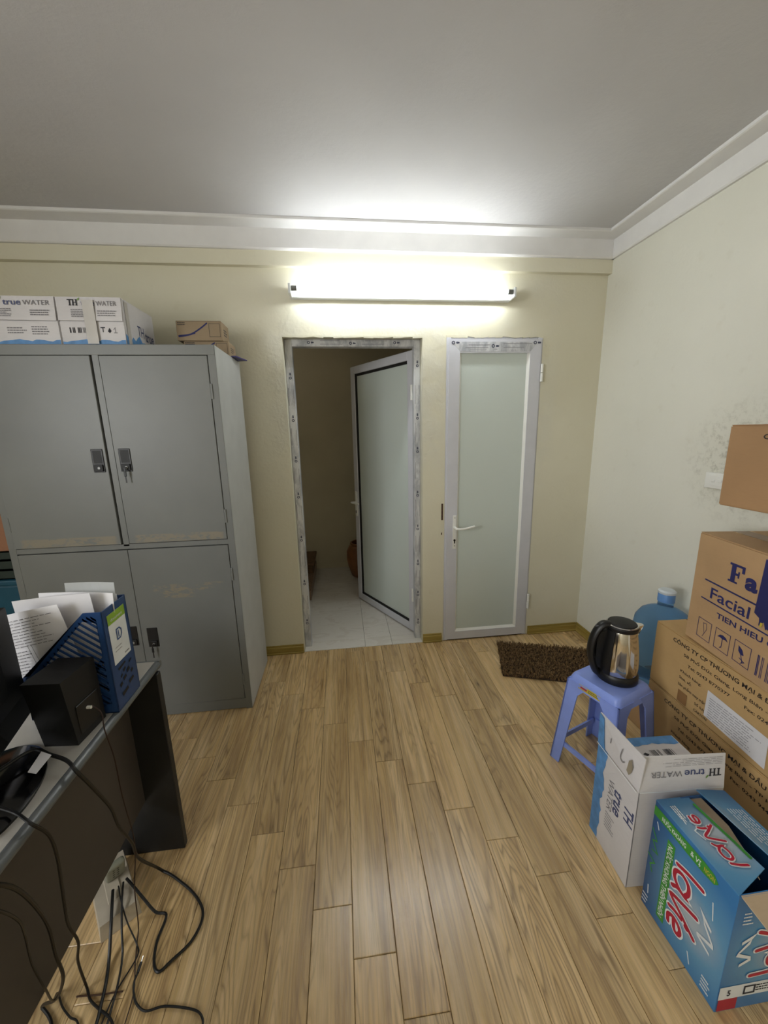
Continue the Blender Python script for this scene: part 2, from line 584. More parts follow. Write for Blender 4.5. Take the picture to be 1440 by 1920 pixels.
    def barcode(s, a0, a1, b0, b1, mat, n=22, vertical=False):
        rng = random.Random(int((a0 + b0) * 1e4))
        polys = []
        w = (a1 - a0) / n
        for i in range(n):
            if rng.random() < .28: continue
            q = w * rng.uniform(.35, .85)
            x = a0 + i * w
            polys.append([(x, b0), (x + q, b0), (x + q, b1), (x, b1)])
        return s.poly(polys, mat, 'barcode')
    def fineprint(s, a0, a1, b0, b1, rows, mat, seed=1, thick=.45, name='fine_print', ragged=.35, k=1):
        rng = random.Random(seed)
        polys = []
        dh = (b1 - b0) / rows
        for r in range(rows):
            y = b1 - (r + .5) * dh
            end = a1 - (a1 - a0) * ragged * rng.random()
            x = a0
            while x < end:
                w = min(rng.uniform(.06, .16) * (a1 - a0), end - x)
                polys.append([(x, y - dh * thick / 2), (x + w, y - dh * thick / 2), (x + w, y + dh * thick / 2), (x, y + dh * thick / 2)])
                x += w + .02 * (a1 - a0)
        return s.poly(polys, mat, name, k)

def wave_edge(a0, a1, b, amp, n, seed):
    rng = random.Random(seed)
    return [(a0 + (a1 - a0) * i / n, b + amp * (rng.random() - .5) * 2 + amp * .8 * math.sin(i * .9 + seed)) for i in range(n + 1)]

# ------------------------------------------------------------------ the room shell
def struct(name, mb, mat, label=None, cat=None):
    o = mb.build(name, mat)
    o['kind'] = 'structure'
    if label: o['label'] = label
    if cat: o['category'] = cat
    return o

OXL, OXR, OZT = -.3216, .5360, 2.10          # open doorway
CXL, CXR, CZT = .690, 1.330, 2.105           # closed doorway
TH = .12
floor = struct('floor', MB().box(WL, WX, YF, D + TH, -.05, -.012), M['subfloor'], 'oak laminate floor laid in staggered narrow planks', 'floor')

FX0, FWD, FST, FLN, FY0 = -.1574, .1281, .13497, .80925, .9692
_pl = {}
def plank_mesh(w, l):
    k = (round(w, 4), round(l, 4))
    if k not in _pl:
        g = .0007; c = .0016
        mb = MB()
        hw, hl = w / 2 - g, l / 2 - g
        lo = [(-hw, -hl, -.012), (hw, -hl, -.012), (hw, hl, -.012), (-hw, hl, -.012)]
        md = [(x, y, -c * .7) for x, y, z in lo]
        hi = [(x - math.copysign(c, x), y - math.copysign(c, y), 0) for x, y, z in lo]
        A = [mb.bm.verts.new(p) for p in lo]; B = [mb.bm.verts.new(p) for p in md]; Cc = [mb.bm.verts.new(p) for p in hi]
        mb.bm.faces.new(Cc)
        for i in range(4):
            j = (i + 1) % 4
            mb.bm.faces.new((A[i], A[j], B[j], B[i])); mb.bm.faces.new((B[i], B[j], Cc[j], Cc[i]))
        bmesh.ops.recalc_face_normals(mb.bm, faces=mb.bm.faces)
        me = bpy.data.meshes.new('plank'); mb.bm.to_mesh(me); mb.bm.free(); me.materials.append(M['plank'])
        _pl[k] = me
    return _pl[k]
k0 = math.floor((WL - FX0) / FWD)
for k in range(k0, 20):
    xa, xb = max(WL, FX0 + k * FWD), min(WX, FX0 + (k + 1) * FWD)
    if xb - xa < .012: continue
    y = FY0 - k * FST
    while y > YF: y -= FLN
    while y < D:
        ya, yb = max(YF, y), min(D + .002, y + FLN)
        if yb - ya > .02:
            o = bpy.data.objects.new('plank', plank_mesh(xb - xa, yb - ya))
            o.location = ((xa + xb) / 2, (ya + yb) / 2, 0)
            COL.objects.link(o); o.parent = floor
        y += FLN

ceiling = struct('ceiling', MB().box(WL - .1, WX + .1, YF - .1, D + TH, HC, HC + .1), M['ceiling'], 'white painted plaster ceiling of the room', 'ceiling')
wb = MB()
for a, b, z0, z1 in ((WL - .1, OXL, -.05, HC), (OXL, OXR, OZT, HC), (OXR, CXL, -.05, HC), (CXL, CXR, CZT, HC), (CXR, WX + .1, -.05, HC)):
    wb.box(a, b, D, D + TH, z0, z1)
wall_back = struct('wall_back', wb, M['wall_back'], 'cream plaster wall holding both doorways and the lamp', 'wall')
wall_right = struct('wall_right', MB().box(0, .1, YF, D + TH, -.05, HC), M['wall_right'], 'cream plaster wall with mould spots around the switch', 'wall')
wall_right.location = (WX, 0, 0)
wlm = MB()
for a, b, c, d in ((YF, WIN[0], -.05, HC), (WIN[1], D, -.05, HC), (WIN[0], WIN[1], -.05, WIN[2]), (WIN[0], WIN[1], WIN[3], HC)):
    wlm.box(WL - .1, WL, a, b, c, d)
struct('wall_left', wlm, M['wall'], 'cream plaster wall with the added window, out of frame on the desk side', 'wall')
struct('wall_front', MB().box(WL - .1, WX + .1, YF - .1, YF, -.05, HC), M['wall'], 'cream plaster wall behind the camera', 'wall')
wn = thing('added_window', 'added white framed window in the wall on the desk side', 'window', (WL, WIN[0], WIN[2]), kind='structure')  # unseen window, added to bring in fill light from the side
wf_ = MB()
for a, b, c, d in ((WIN[0], WIN[0] + .05, WIN[2], WIN[3]), (WIN[1] - .05, WIN[1], WIN[2], WIN[3]), (WIN[0] + .05, WIN[1] - .05, WIN[2], WIN[2] + .05), (WIN[0] + .05, WIN[1] - .05, WIN[3] - .05, WIN[3])):
    wf_.box(WL - .07, WL - .02, a, b, c, d, .002)
wf_.build('window_frame', M['pvc'], wn, world=True)
MB().box(WL - .07, WL - .02, (WIN[0] + WIN[1]) / 2 - .025, (WIN[0] + WIN[1]) / 2 + .025, WIN[2] + .05, WIN[3] - .05, .002).build('mullion', M['pvc'], wn, world=True)
MB().box(WL - .02, WL + .06, WIN[0] - .03, WIN[1] + .03, WIN[2] - .03, WIN[2] - .001, .004).build('window_sill', M['pvc'], wn, world=True)
# worn bits of the back wall: ragged plaster lip over each opening, rusty strike hole
def lip(x0, x1, z, seed):
    rng = random.Random(seed); mb = MB(); n = 14
    for i in range(n):
        a, b = x0 + (x1 - x0) * i / n, x0 + (x1 - x0) * (i + 1) / n
        h0, h1 = (rng.uniform(.002, .011) for _ in range(2))
        mb.hexa([(a, D - .004, z + .004), (b, D - .004, z + .004), (b, D + .03, z + .004), (a, D + .03, z + .004)][::-1],
                [(a, D - .003, z - h0), (b, D - .003, z - h1), (b, D + .03, z - h1), (a, D + .03, z - h0)][::-1])
    o = mb.build('plaster_lip', M['wall_back'], wall_back)
lip(OXL, OXR, OZT, 3); lip(CXL, CXR, CZT, 5)
MB().box(.668, .679, D - .003, D + .01, .92, 1.035).box(.668, .674, D - .003, D + .01, .815, .83).build('strike_hole', M['rust'], wall_back)
# flat beam over the doors
BM = .035
struct('trim_1', MB().box(WL, WX, D - BM, D, 2.468, HC), M['wall'], 'shallow cream plaster beam under the cornice over the doors', 'beam')
# cornice, extruded profile (distance from wall, height)
PROF = [(0, 2.545), (.014, 2.545), (.02, 2.552), (.02, 2.648), (.100, 2.652), (.106, 2.655), (.106, HC), (0, HC)]
def cornice(name, a, b, inward, label):
    a, b, inward = Vector(a), Vector(b), Vector(inward)
    mb = MB()
    A = [mb.bm.verts.new(a + inward * d + Vector((0, 0, z))) for d, z in PROF]
    B = [mb.bm.verts.new(b + inward * d + Vector((0, 0, z))) for d, z in PROF]
    mb.bm.faces.new(A); mb.bm.faces.new(B[::-1])
    for i in range(len(PROF)):
        j = (i + 1) % len(PROF)
        mb.bm.faces.new((A[i], A[j], B[j], B[i]))
    return struct(name, mb, M['cornice'], label, 'cornice')
cornice('trim_2', (WL, D - BM, 0), (WX, D - BM, 0), (0, -1, 0), 'white stepped cornice along the wall with the doors')
cornice('trim_3', (WX, YF, 0), (WX, D, 0), (-1, 0, 0), 'white stepped cornice along the wall with the switch')
cornice('trim_4', (WL, YF, 0), (WL, D, 0), (1, 0, 0), 'white stepped cornice over the desk side wall')
# skirting boards
def skirt(name, segs, axis, label):
    mb = MB()
    for a, b in segs:
        if axis == 'x':
            mb.box(a, b, D - .012, D, 0, .052, .002).box(a, b, D - .007, D, .052, .066, .002).box(a, b, D - .018, D - .012, 0, .014, .003)
        else:
            mb.box(WX - .012, WX, a, b, 0, .052, .002).box(WX - .007, WX, a, b, .052, .066, .002).box(WX - .018, WX - .012, a, b, 0, .014, .003)
    return struct(name, mb, M['skirting'], label, 'skirting')
skirt('baseboard_back', [(WL, OXL - .002), (OXR + .002, CXL - .012), (CXR + .012, WX - .012)], 'x', 'olive wood skirting board under the doorway wall')
skirt('baseboard_right', [(YF, D)], 'y', 'olive wood skirting board along the mouldy wall')

# ------------------------------------------------------------------ hall behind the open door
HX0, HX1, HY1 = -1.1, 1.2, 4.22
hf = struct('floor', MB().box(HX0, HX1, D, HY1, -.06, -.012), M['grout'], 'pale marble tile floor of the hall beyond the open door', 'floor')
_tl = {}
def tile(x0, x1, y0, y1):
    k = (round(x1 - x0, 4), round(y1 - y0, 4))
    if k not in _tl:
        w, l = k
        me_ = MB().box(-w / 2 + .001, w / 2 - .001, -l / 2 + .001, l / 2 - .001, -.012, .001, .0008)
        me = bpy.data.meshes.new('tile'); me_.bm.to_mesh(me); me_.bm.free(); me.materials.append(M['tile']); _tl[k] = me
    o = bpy.data.objects.new('tile', _tl[k]); o.location = ((x0 + x1) / 2, (y0 + y1) / 2, 0)
    COL.objects.link(o); o.parent = hf
tile(OXL, .115, D + .003, D + TH); tile(.115, .313, D + .003, D + TH); tile(.313, OXR, D + .003, D + TH)
for ya, yb in ((D + TH, 3.12), (3.12, 3.72), (3.72, HY1)):
    cols = [HX0, -1.085, -.485, .115, .715, HX1]
    if yb == 3.12: cols = [HX0, -1.085, -.485, .115, .313, .715, HX1]
    for xa, xb in zip(cols, cols[1:]):
        if xb - xa > .03: tile(xa, xb, ya, yb)
struct('wall_hall_back', MB().box(HX0, HX1, HY1, HY1 + .1, -.06, HC), M['hall_wall'], 'dim beige end wall of the hall seen through the doorway', 'wall')
struct('wall_hall_left', MB().box(HX0 - .1, HX0, D + TH, HY1, -.06, HC), M['hall_wall'], 'beige side wall of the hall behind the steps', 'wall')
struct('wall_hall_right', MB().box(HX1, HX1 + .1, D + TH, HY1, -.06, HC), M['hall_wall'], 'beige side wall of the hall behind the open door', 'wall')
struct('ceiling', MB().box(HX0, HX1, D + TH, HY1, HC, HC + .1), M['ceiling'], 'white ceiling of the hall beyond the doorway', 'ceiling')
MB().box(HX0, HX1, HY1 - .012, HY1, 0, .06).build('baseboard_hall', M['hall_wall'])['kind'] = 'structure'
M['step_wood'] = plain('brown_step_wood', (112, 84, 58), .5, var=.2, scale=30)
M['step_stone'] = plain('speckled_brown_stone', (140, 116, 92), .4, var=.35, scale=80)
st = thing('wooden_step', 'two brown wooden steps against the left of the hall', 'step', (-.7, 3.7, 0))
MB().box(HX0, -.335, 3.35, 4.20, .0015, .10, .004).build('lower_step', M['step_stone'], st, world=True)
MB().box(HX0, -.345, 3.80, 4.20, .10, .19, .004).build('upper_step', M['step_wood'], st, world=True)
MB().box(HX0, -.325, 3.78, 4.20, .19, .215, .005).build('tread', M['step_wood'], st, world=True)
M['clay'] = plain('brown_clay', (140, 92, 58), .45, var=.15, scale=14)
jar = thing('clay_jar', 'brown clay jar standing in the hall behind the open door', 'jar', (.16, 3.92, .0015))
MB().lathe([(0, 0), (.085, 0), (.10, .015), (.135, .12), (.148, .2), (.145, .28), (.12, .335), (.1, .35)], n=28).build('body', M['clay'], jar, smooth=True)
MB().lathe([(.1, .35), (.108, .36), (.106, .375), (.09, .375), (.09, .345)], n=28).build('rim', M['clay'], jar, smooth=True)

# ------------------------------------------------------------------ doors
def logo_marks(face, spots, sc=1.0, vert=False):
    """the film maker's mark: a ring and a figure-eight blob, printed over and over"""
    polys = []
    def ring(cx, cy, ro, ri):
        n = 10
        for i in range(n):
            a, b = 2 * math.pi * i / n, 2 * math.pi * (i + 1) / n
            polys.append([(cx + ro * math.cos(a), cy + ro * math.sin(a)), (cx + ro * math.cos(b), cy + ro * math.sin(b)),
                          (cx + ri * math.cos(b), cy + ri * math.sin(b)), (cx + ri * math.cos(a), cy + ri * math.sin(a))])
    for a, b in spots:
        d = (0, 1) if vert else (1, 0)
        ring(a - d[0] * .012 * sc, b - d[1] * .012 * sc, .010 * sc, .005 * sc)
        ring(a + d[0] * .010 * sc, b + d[1] * .010 * sc, .006 * sc, .001)
        ring(a + d[0] * .019 * sc, b + d[1] * .019 * sc, .005 * sc, .001)
    return face.poly(polys, M['navy_print'], 'film_logo')
def film_lines(face, segs):
    return face.poly([[(a, b), (c, b), (c, d), (a, d)] for a, b, c, d in segs], M['ink'], 'film_print')

dr1 = thing('door_1', 'white framed frosted glass door standing open into the hall', 'door', (OXR, D + .06, 0), kind='structure')
JY0, JY1 = D + .06, D + TH
jl = MB().box(OXL + .001, -.274, JY0, JY1, .002, OZT - .001, .003).build('jamb', M['film'], dr1, world=True)
jr = MB().box(.492, OXR - .001, JY0, JY1, .002, OZT - .001, .003).build('jamb', M['film'], dr1, world=True)
jt = MB().box(-.274, .492, JY0, JY1, 2.055, OZT - .001, .003).build('head', M['film'], dr1, world=True)
f = Face((0, JY0, 0), (1, 0, 0), (0, 0, 1), jl); logo_marks(f, [(-.296, z) for z in (.2, .5, .82, 1.12, 1.36, 1.62, 1.88)], .9, True)
film_lines(f, [(-.314, z, -.311, z + .11) for z in (.3, .62, .95, 1.2, 1.45, 1.7)] + [(-.283, z, -.281, z + .1) for z in (.3, .62, .95, 1.2, 1.45, 1.7)])
f = Face((0, JY0, 0), (1, 0, 0), (0, 0, 1), jr); logo_marks(f, [(.515, z) for z in (.14, .36, .6, .86, 1.1, 1.4, 1.62, 1.95)], .9, True)
film_lines(f, [(.5, z, .502, z + .12) for z in (.2, .42, .68, .94, 1.2, 1.46, 1.7)] + [(.525, z, .527, z + .12) for z in (.2, .42, .68, .94, 1.2, 1.46, 1.7)])
f = Face((0, JY0, 0), (1, 0, 0), (0, 0, 1), jt); logo_marks(f, [(-.16, 2.078), (.1, 2.074), (.38, 2.078)], .9)
film_lines(f, [(x, 2.068, x + .14, 2.070) for x in (-.1, .16)] + [(x, 2.088, x + .12, 2.090) for x in (-.1, .18, .2)])
# plaster reveal edge strip painted white beside the frame
LW = .80
lf = MB()
z0, z1 = .012, 2.052
for a, b, c, d in ((0, .058, z0, z1), (LW - .058, LW, z0, z1)):
    lf.box(a, b, -.044, 0, c, d, .003)
lf.box(.058, LW - .058, -.044, 0, z1 - .06, z1, .003).box(.058, LW - .058, -.044, 0, z0, z0 + .058, .003)
leaf = lf.build('leaf', M['pvc'], dr1)
leaf.location = (.497 - OXR, 2.633 - D - .06, 0)
leaf.rotation_euler = (0, 0, math.atan2(.697, -.393))
MB().box(.068, LW - .074, -.026, -.016, z0 + .07, z1 - .072).build('glass', M['frosted'], leaf)
gk = MB()
gk.box(LW - .078, LW - .0575, -.034, -.008, z0 + .058, z1 - .06).box(.058, LW - .0575, -.034, -.008, z1 - .078, z1 - .0595).box(.058, LW - .0575, -.034, -.008, z0 + .0575, z0 + .076).box(.0575, .068, -.034, -.012, z0 + .058, z1 - .06)
gk.build('gasket', M['gasket'], leaf)
hd = MB().box(LW - .044, LW - .014, 0, .008, .80, 1.02, .003).box(LW - .044, LW - .014, -.052, -.044, .80, 1.02, .003)
for sgn, y0 in ((1, .006), (-1, -.05)):
    hd.tube(catmull([(LW - .029, y0, .925), (LW - .029, y0 + sgn * .04, .925), (LW - .045, y0 + sgn * .052, .926), (LW - .15, y0 + sgn * .05, .93)], 5), .0075, 8)
hd.build('handle', M['white_plastic'], leaf, smooth=True)
MB().box(LW - .034, LW - .024, .007, .0095, .825, .85).build('keyhole', M['socket_hole'], leaf)
for z in (.32, 1.78):
    MB().tube([(-.004, .012, z - .05), (-.004, .012, z + .05)], .009, 10).build('hinge', M['white_plastic'], leaf, smooth=True)

dr2 = thing('door_2', 'closed white framed frosted glass door with lever handle', 'door', (CXL, D, 0), kind='structure')
MB().box(CXL + .001, CXL + .03, D - .003, D + .08, .002, CZT - .001, .002).box(CXR - .03, CXR - .001, D - .003, D + .08, .002, CZT - .001, .002).box(CXL + .03, CXR - .03, D + .01, D + .08, 2.07, CZT - .001).build('jamb', M['pvc'], dr2, world=True)
LX0, LX1, LY = .703, 1.316, D - .012
fr = MB()
def mitre(mb, x0, x1, zz0, zz1, w, wt, wb_, y0, y1):
    o_ = [(x0, zz0), (x1, zz0), (x1, zz1), (x0, zz1)]
    i_ = [(x0 + w, zz0 + wb_), (x1 - w, zz0 + wb_), (x1 - w, zz1 - wt), (x0 + w, zz1 - wt)]
    for k in range(4):
        l = (k + 1) % 4
        q = [o_[k], o_[l], i_[l], i_[k]]
        mb.hexa([(a, y1, b) for a, b in q], [(a, y0, b) for a, b in q])
mitre(fr, LX0, LX1, .012, 2.088, .073, .083, .06, LY, LY + .045)
lf2 = fr.build('leaf', M['pvc'], dr2, world=True)
MB().box(LX0 + .07, LX1 - .07, LY + .018, LY + .026, .07, 2.01).build('glass', M['frosted'], lf2, world=True)
gb = MB()
ix0, ix1, iz0, iz1 = LX0 + .073, LX1 - .073, .072, 2.005
gb.hexa([(ix0 - .001, LY + .002, iz0 - .001), (ix1, LY + .002, iz0 - .001), (ix1, LY + .018, iz0 + .014), (ix0, LY + .018, iz0 + .014)], [(ix0 - .001, LY + .006, iz0 - .006), (ix1, LY + .006, iz0 - .006), (ix1, LY + .024, iz0 - .006), (ix0, LY + .024, iz0 - .006)])
gb.hexa([(ix1 + .001, LY + .002, iz0), (ix1 + .001, LY + .002, iz1), (ix1 - .014, LY + .018, iz1), (ix1 - .014, LY + .018, iz0)], [(ix1 + .006, LY + .006, iz0), (ix1 + .006, LY + .006, iz1), (ix1 + .006, LY + .024, iz1), (ix1 + .006, LY + .024, iz0)])
gb.hexa([(ix0 - .001, LY + .002, iz0), (ix0 - .001, LY + .002, iz1), (ix0 + .014, LY + .018, iz1), (ix0 + .014, LY + .018, iz0)], [(ix0 - .006, LY + .006, iz0), (ix0 - .006, LY + .006, iz1), (ix0 - .006, LY + .024, iz1), (ix0 - .006, LY + .024, iz0)])
gb.build('glazing_bead', M['white_plastic'], lf2, world=True)
fm = MB().hexa([(LX0 + .02, LY, 2.07), (LX1 - .02, LY, 2.07), (LX1 - .075, LY, 2.012), (LX0 + .075, LY, 2.012)], [(LX0 + .02, LY - .001, 2.07), (LX1 - .02, LY - .001, 2.07), (LX1 - .075, LY - .001, 2.012), (LX0 + .075, LY - .001, 2.012)]).build('protective_film', M['film'], lf2, world=True)
f = Face((0, LY - .001, 0), (1, 0, 0), (0, 0, 1), lf2); logo_marks(f, [(.745, 2.064), (1.005, 2.045), (1.285, 2.066)], 1.1)
film_lines(f, [(.83, 2.05, .97, 2.053), (.81, 2.034, .96, 2.037), (1.06, 2.058, 1.25, 2.061), (1.06, 2.036, 1.2, 2.039), (.84, 2.022, .95, 2.024), (1.0, 2.024, 1.02, 2.027)])
hp = MB().box(.745, .772, LY - .008, LY, .712, .952, .004, 2).build('handle', M['white_plastic'], lf2, world=True, smooth=True)
MB().tube(catmull([(.7585, LY - .006, .868), (.7585, LY - .045, .868), (.772, LY - .056, .866), (.82, LY - .058, .868), (.885, LY - .054, .88)], 5), [.009] * 5 + [.0085] * 5 + [.0075] * 11, 8).build('lever', M['white_plastic'], lf2, world=True, smooth=True)
MB().tube([(.7585, LY - .0085, .775), (.7585, LY - .0095, .775)], .008, 12).box(.7545, .7625, LY - .0095, LY - .008, .752, .775).tube([(.7585, LY - .0085, .935), (.7585, LY - .0095, .935)], .003, 8).tube([(.7585, LY - .0085, .735), (.7585, LY - .0095, .735)], .003, 8).build('keyhole', M['socket_hole'], lf2, world=True)
for z in (.278, 1.88):
    MB().tube([(1.324, LY - .01, z - .055), (1.324, LY - .01, z - .002)], .0085, 10).tube([(1.324, LY - .01, z + .002), (1.324, LY - .01, z + .055)], .0085, 10).build('hinge', M['white_plastic'], dr2, world=True, smooth=True)

# ------------------------------------------------------------------ fluorescent lamps
def tube_lamp(label, loc, rotz, length, strength):
    t = thing('tube_lamp', label, 'lamp', loc, rotz)           # local: wall at y = 0, room towards -y, x along the tube
    h = length / 2
    MB().box(-h, h, -.045, 0, -.024, .016, .004).build('batten', M['lamp_metal'], t)
    for s_ in (-1, 1):
        MB().box(s_ * h - (.006 if s_ > 0 else .008), s_ * h + (.008 if s_ > 0 else .006), -.112, -.002, -.024, .030, .003).build('lamp_holder', M['lamp_metal'], t)
        x = s_ * (h - .008)
        MB().tube([(x, -.092, .008), (x - s_ * .032, -.092, .008)], .0135, 14).build('tube_cap', M['lamp_cap'], t, smooth=True)
    MB().tube([(-h + .038, -.092, .008), (h - .038, -.092, .008)], .0128, 16).build('tube', emit('lit_tube', strength), t, smooth=True)
    return t
tube_lamp('lit white fluorescent tube on its batten above the two doors', ((-.247 + 1.078) / 2, D, 2.325), 0, 1.325, TUBE_BACK)

hl = thing('hall_fill_globe', 'added round white globe on the hall ceiling, out of frame', 'lamp', (-.75, 3.3, HC))  # unseen globe, added to brighten the dim hall
MB().lathe([(.06, 0), (.06, -.02), (.045, -.03)], (0, 0, 0), 24).build('base', M['lamp_metal'], hl, smooth=True)
MB().lathe([(0, -.16), (.05, -.15), (.075, -.11), (.075, -.08), (.045, -.03)], (0, 0, 0), 24).build('globe', emit('lit_globe', 6.0, (1, .94, .84)), hl, smooth=True)

# ------------------------------------------------------------------ light switch
sw = thing('light_switch', 'small white two-gang switch plate on the mouldy wall', 'switch', (WX, 1.57, 1.232))
MB().box(WX - .012, WX, 1.51, 1.632, 1.232, 1.306, .004, 2).build('plate', M['white_plastic'], sw, world=True, smooth=True)
MB().box(WX - .0135, WX - .0115, 1.535, 1.607, 1.246, 1.292, .0008).build('insert', M['white_plastic'], sw, world=True)
for y in (1.555, 1.588):
    MB().box(WX - .017, WX - .013, y - .009, y + .009, 1.262, 1.276, .002).build('rocker', M['white_plastic'], sw, world=True)

# ------------------------------------------------------------------ steel cabinet
CX0, CX1, CY0, CY1, CH = -1.630, -.567, 1.967, 2.420, 1.941
cab = thing('filing_cabinet', 'grey steel four-door cabinet with scuffed doors', 'cabinet', ((CX0 + CX1) / 2, (CY0 + CY1) / 2, 0))
def worn(mb, name, mat, parent): return mb.build(name, mat, parent, world=True)
T = .0015
bd = MB()
bd.box(CX0, CX0 + .032, CY0, CY1, .0, CH - .046).box(CX1 - .033, CX1, CY0, CY1, 0, CH - .046)       # sides and front stiles
bd.box(CX0 - .0005, CX1 + .0005, CY0 - .0005, CY1, CH - .046, CH, .002)                                               # top rim
bd.box(CX0 + .03, CX1 - .03, CY1 - .01, CY1 - .001, .0, CH - .04)                                                           # back
bd.box(CX0 + .03, CX1 - .03, CY0 + .001, CY1, .004, .066, .001)                                    # plinth
bd.box(CX0 + .03, CX1 - .03, CY0 + .001, CY1, .975, 1.001, .001)                                   # middle rail
bd.box(-1.106, -1.078, CY0 + .001, CY1, .99, CH - .03, .001)                                       # upper stile
bd.build('carcass', M['steel'], cab, world=True)
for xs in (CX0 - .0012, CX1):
    MB().box(xs, xs + .0012, CY0 + .003, CY1, .004, CH - .002).build('side_panel', M['steel_tube_lit'], cab, world=True)  # thin sheets added to carry the lightened side tone
MB().box(CX0 + .03, CX1 - .03, CY0 + .03, CY0 + .036, .06, CH - .03).build('inner_panel', M['steel_dark'], cab, world=True)
M['steel_w1'] = steel('scuffed_steel', worn=[(-1.56 + 1.0985, -1.13 + 1.0985, 1.006, 1.048, .40)])
M['steel_w2'] = steel('scuffed_steel_b', worn=[(-1.04 + 1.0985, -.62 + 1.0985, 1.006, 1.046, .42)])
M['steel_w3'] = steel('scuffed_steel_c', worn=[(-1.0 + 1.0985, -.62 + 1.0985, .735, .775, .50), (-.96 + 1.0985, -.80 + 1.0985, .70, .76, .48)])
def cdoor(x0, x1, z0, z1, mat, hx, hz, hinge_x, key, ajar=0):
    d = MB().box(x0, x1, CY0 - .003 - ajar, CY0 + .016, z0, z1, .0015).build('door', mat, cab, world=True)
    # recessed black pull with lock cylinder
    y = CY0 - .003 - ajar
    h = MB()
    h.box(hx - .026, hx + .026, y - .003, y, hz - .055, hz + .055, .002)
    hh = h.build('handle', M['black_plastic'], d, world=True)
    MB().box(hx - .019, hx + .019, y - .0035, y - .0028, hz - .012, hz + .048, .0003).box(hx - .02, hx + .02, y - .009, y - .002, hz - .05, hz - .018, .003, 2).build('finger_pull', M['black_matte'], d, world=True)
    MB().tube([(hx + .004, y - .008, hz - .034), (hx + .004, y - .0125, hz - .034)], .006, 12).build('lock', M['lock'], d, world=True)
    if key:
        k = MB().tube([(hx + .004, y - .012, hz - .034), (hx + .004, y - .022, hz - .036)], .003, 6)
        k.box(hx - .006, hx + .006, y - .024, y - .020, hz - .078, hz - .052, .002)
        k.box(hx - .003, hx + .003, y - .023, y - .021, hz - .055, hz - .036).box(hx - .0025, hx + .0025, y - .023, y - .021, hz - .108, hz - .078)
        k.build('key', M['black_plastic'], d, world=True)
    for z in (z0 + .12, z1 - .16):
        MB().box(hinge_x - .005, hinge_x + .005, y - .002, y + .004, z - .035, z + .035, .001).build('hinge', M['steel'], d, world=True)
cdoor(CX0 + .034, -1.112, 1.004, 1.892, M['steel_w1'], -1.150, 1.42, CX0 + .031, False, .004)
cdoor(-1.075, CX1 - .036, 1.004, 1.892, M['steel_w2'], -1.030, 1.42, CX1 - .031, True)
cdoor(CX0 + .034, -1.0915, .069, .971, M['steel'], -1.135, .50, CX0 + .031, False)
cdoor(-1.0895, CX1 - .036, .069, .971, M['steel_w3'], -1.035, .485, CX1 - .031, True)
# ------------------------------------------------------------------ things on the cabinet
def water_box(label, x0, x1, y0, y1, z0, z1, brand, end):
    t = thing('water_carton', label, 'box', ((x0 + x1) / 2, (y0 + y1) / 2, z0), group='white drinking water cartons on the cabinet')
    MB().box(x0, x1, y0 + .006, y1, z0, z1, .003).build('body', M['white_card'], t, world=True)
    zm = (z0 + z1) / 2 + .004
    up = MB().hexa([(x0 + .002, y0 - .004, zm), (x1 - .002, y0 - .006, zm - .003), (x1 - .002, y0 - .002, zm - .003), (x0 + .002, y0, zm)],
                   [(x0 + .001, y0 + .001, z1 - .001), (x1 - .001, y0 + .001, z1 - .001), (x1 - .001, y0 + .006, z1 - .001), (x0 + .001, y0 + .006, z1 - .001)])
    up = up.build('upper_flap', M['white_card'], t, world=True)
    lo = MB().box(x0 + .002, x1 - .002, y0 + .002, y0 + .006, z0 + .001, zm - .004).build('lower_flap', M['white_card'], t, world=True)
    n = Vector((0, .006, z1 - zm)).normalized()
    w = x1 - x0
    f = Face((x0, y0 - .0065, zm), (1, 0, 0), n, up, .001)
    h = z1 - zm
    o = .04 if end else -.0
    th_logo(f, o + .01, h * .62, .026, w * .93 - o - .01)
    f.fineprint(o + .02, o + .1, h * .12, h * .48, 5, M['ink'], 3)
    f.fineprint(w * .62, w * .94, h * .16, h * .44, 3, M['ink'], 8)
    g = Face((x0, y0 + .002, z0), (1, 0, 0), (0, 0, 1), lo, .0008)
    g.poly([[(0.003, 0.001), (w - .003, .001)] + wave_edge(.003, w - .003, .024, .005, 16, 4)[::-1]], M['water_blue'], 'wave_print')
    if brand:
        g.barcode(.03, .125, .055, .078, M['ink_dark'])
        g.strokes([[(.18, .06), (.18, .078)], [(.172, .078), (.188, .078)]], .004, M['ink_dark'], 'care_mark')
        g.poly([[(.2, .062), (.208, .054), (.216, .064), (.208, .078)]], M['ink_dark'], 'care_mark')
        g.strokes([[(.226, .056), (.24, .056)], [(.233, .056), (.233, .078), (.226, .07)]], .003, M['ink'], 'care_mark')
    else:
        g.fineprint(.06, .14, .05, .08, 3, M['ink'], 5); g.fineprint(.16, .25, .045, .085, 4, M['ink'], 6)
    # clear tape strips over the flaps
    g2 = Face((x0, y0 - .0062, zm), (1, 0, 0), (0, 0, 1), t, .0008)
    if brand: g2.rect(.112, .16, -.10, .085, M['tape'], 'tape', 2)
    if end:
        e = Face((x1, y0, z0), (0, 1, 0), (0, 0, 1), t, .001)
        d = y1 - y0
        e.poly([[(.004, .002), (d, .002)] + wave_edge(.004, d, .05, .012, 14, 9)[::-1]], M['water_blue'], 'wave_print')
        e.text('T', .12, .07, .05, M['logo_blue'], width=.028, bold=.01); e.text('H', .152, .07, .05, M['logo_blue'], width=.028, bold=.01)
        e.text('true', .19, .06, .05, M['logo_blue'], width=.09, bold=.02)
        e.rect(.02, .05, .01, z1 - z0 - .01, M['tape'], 'tape', 2)
    return t

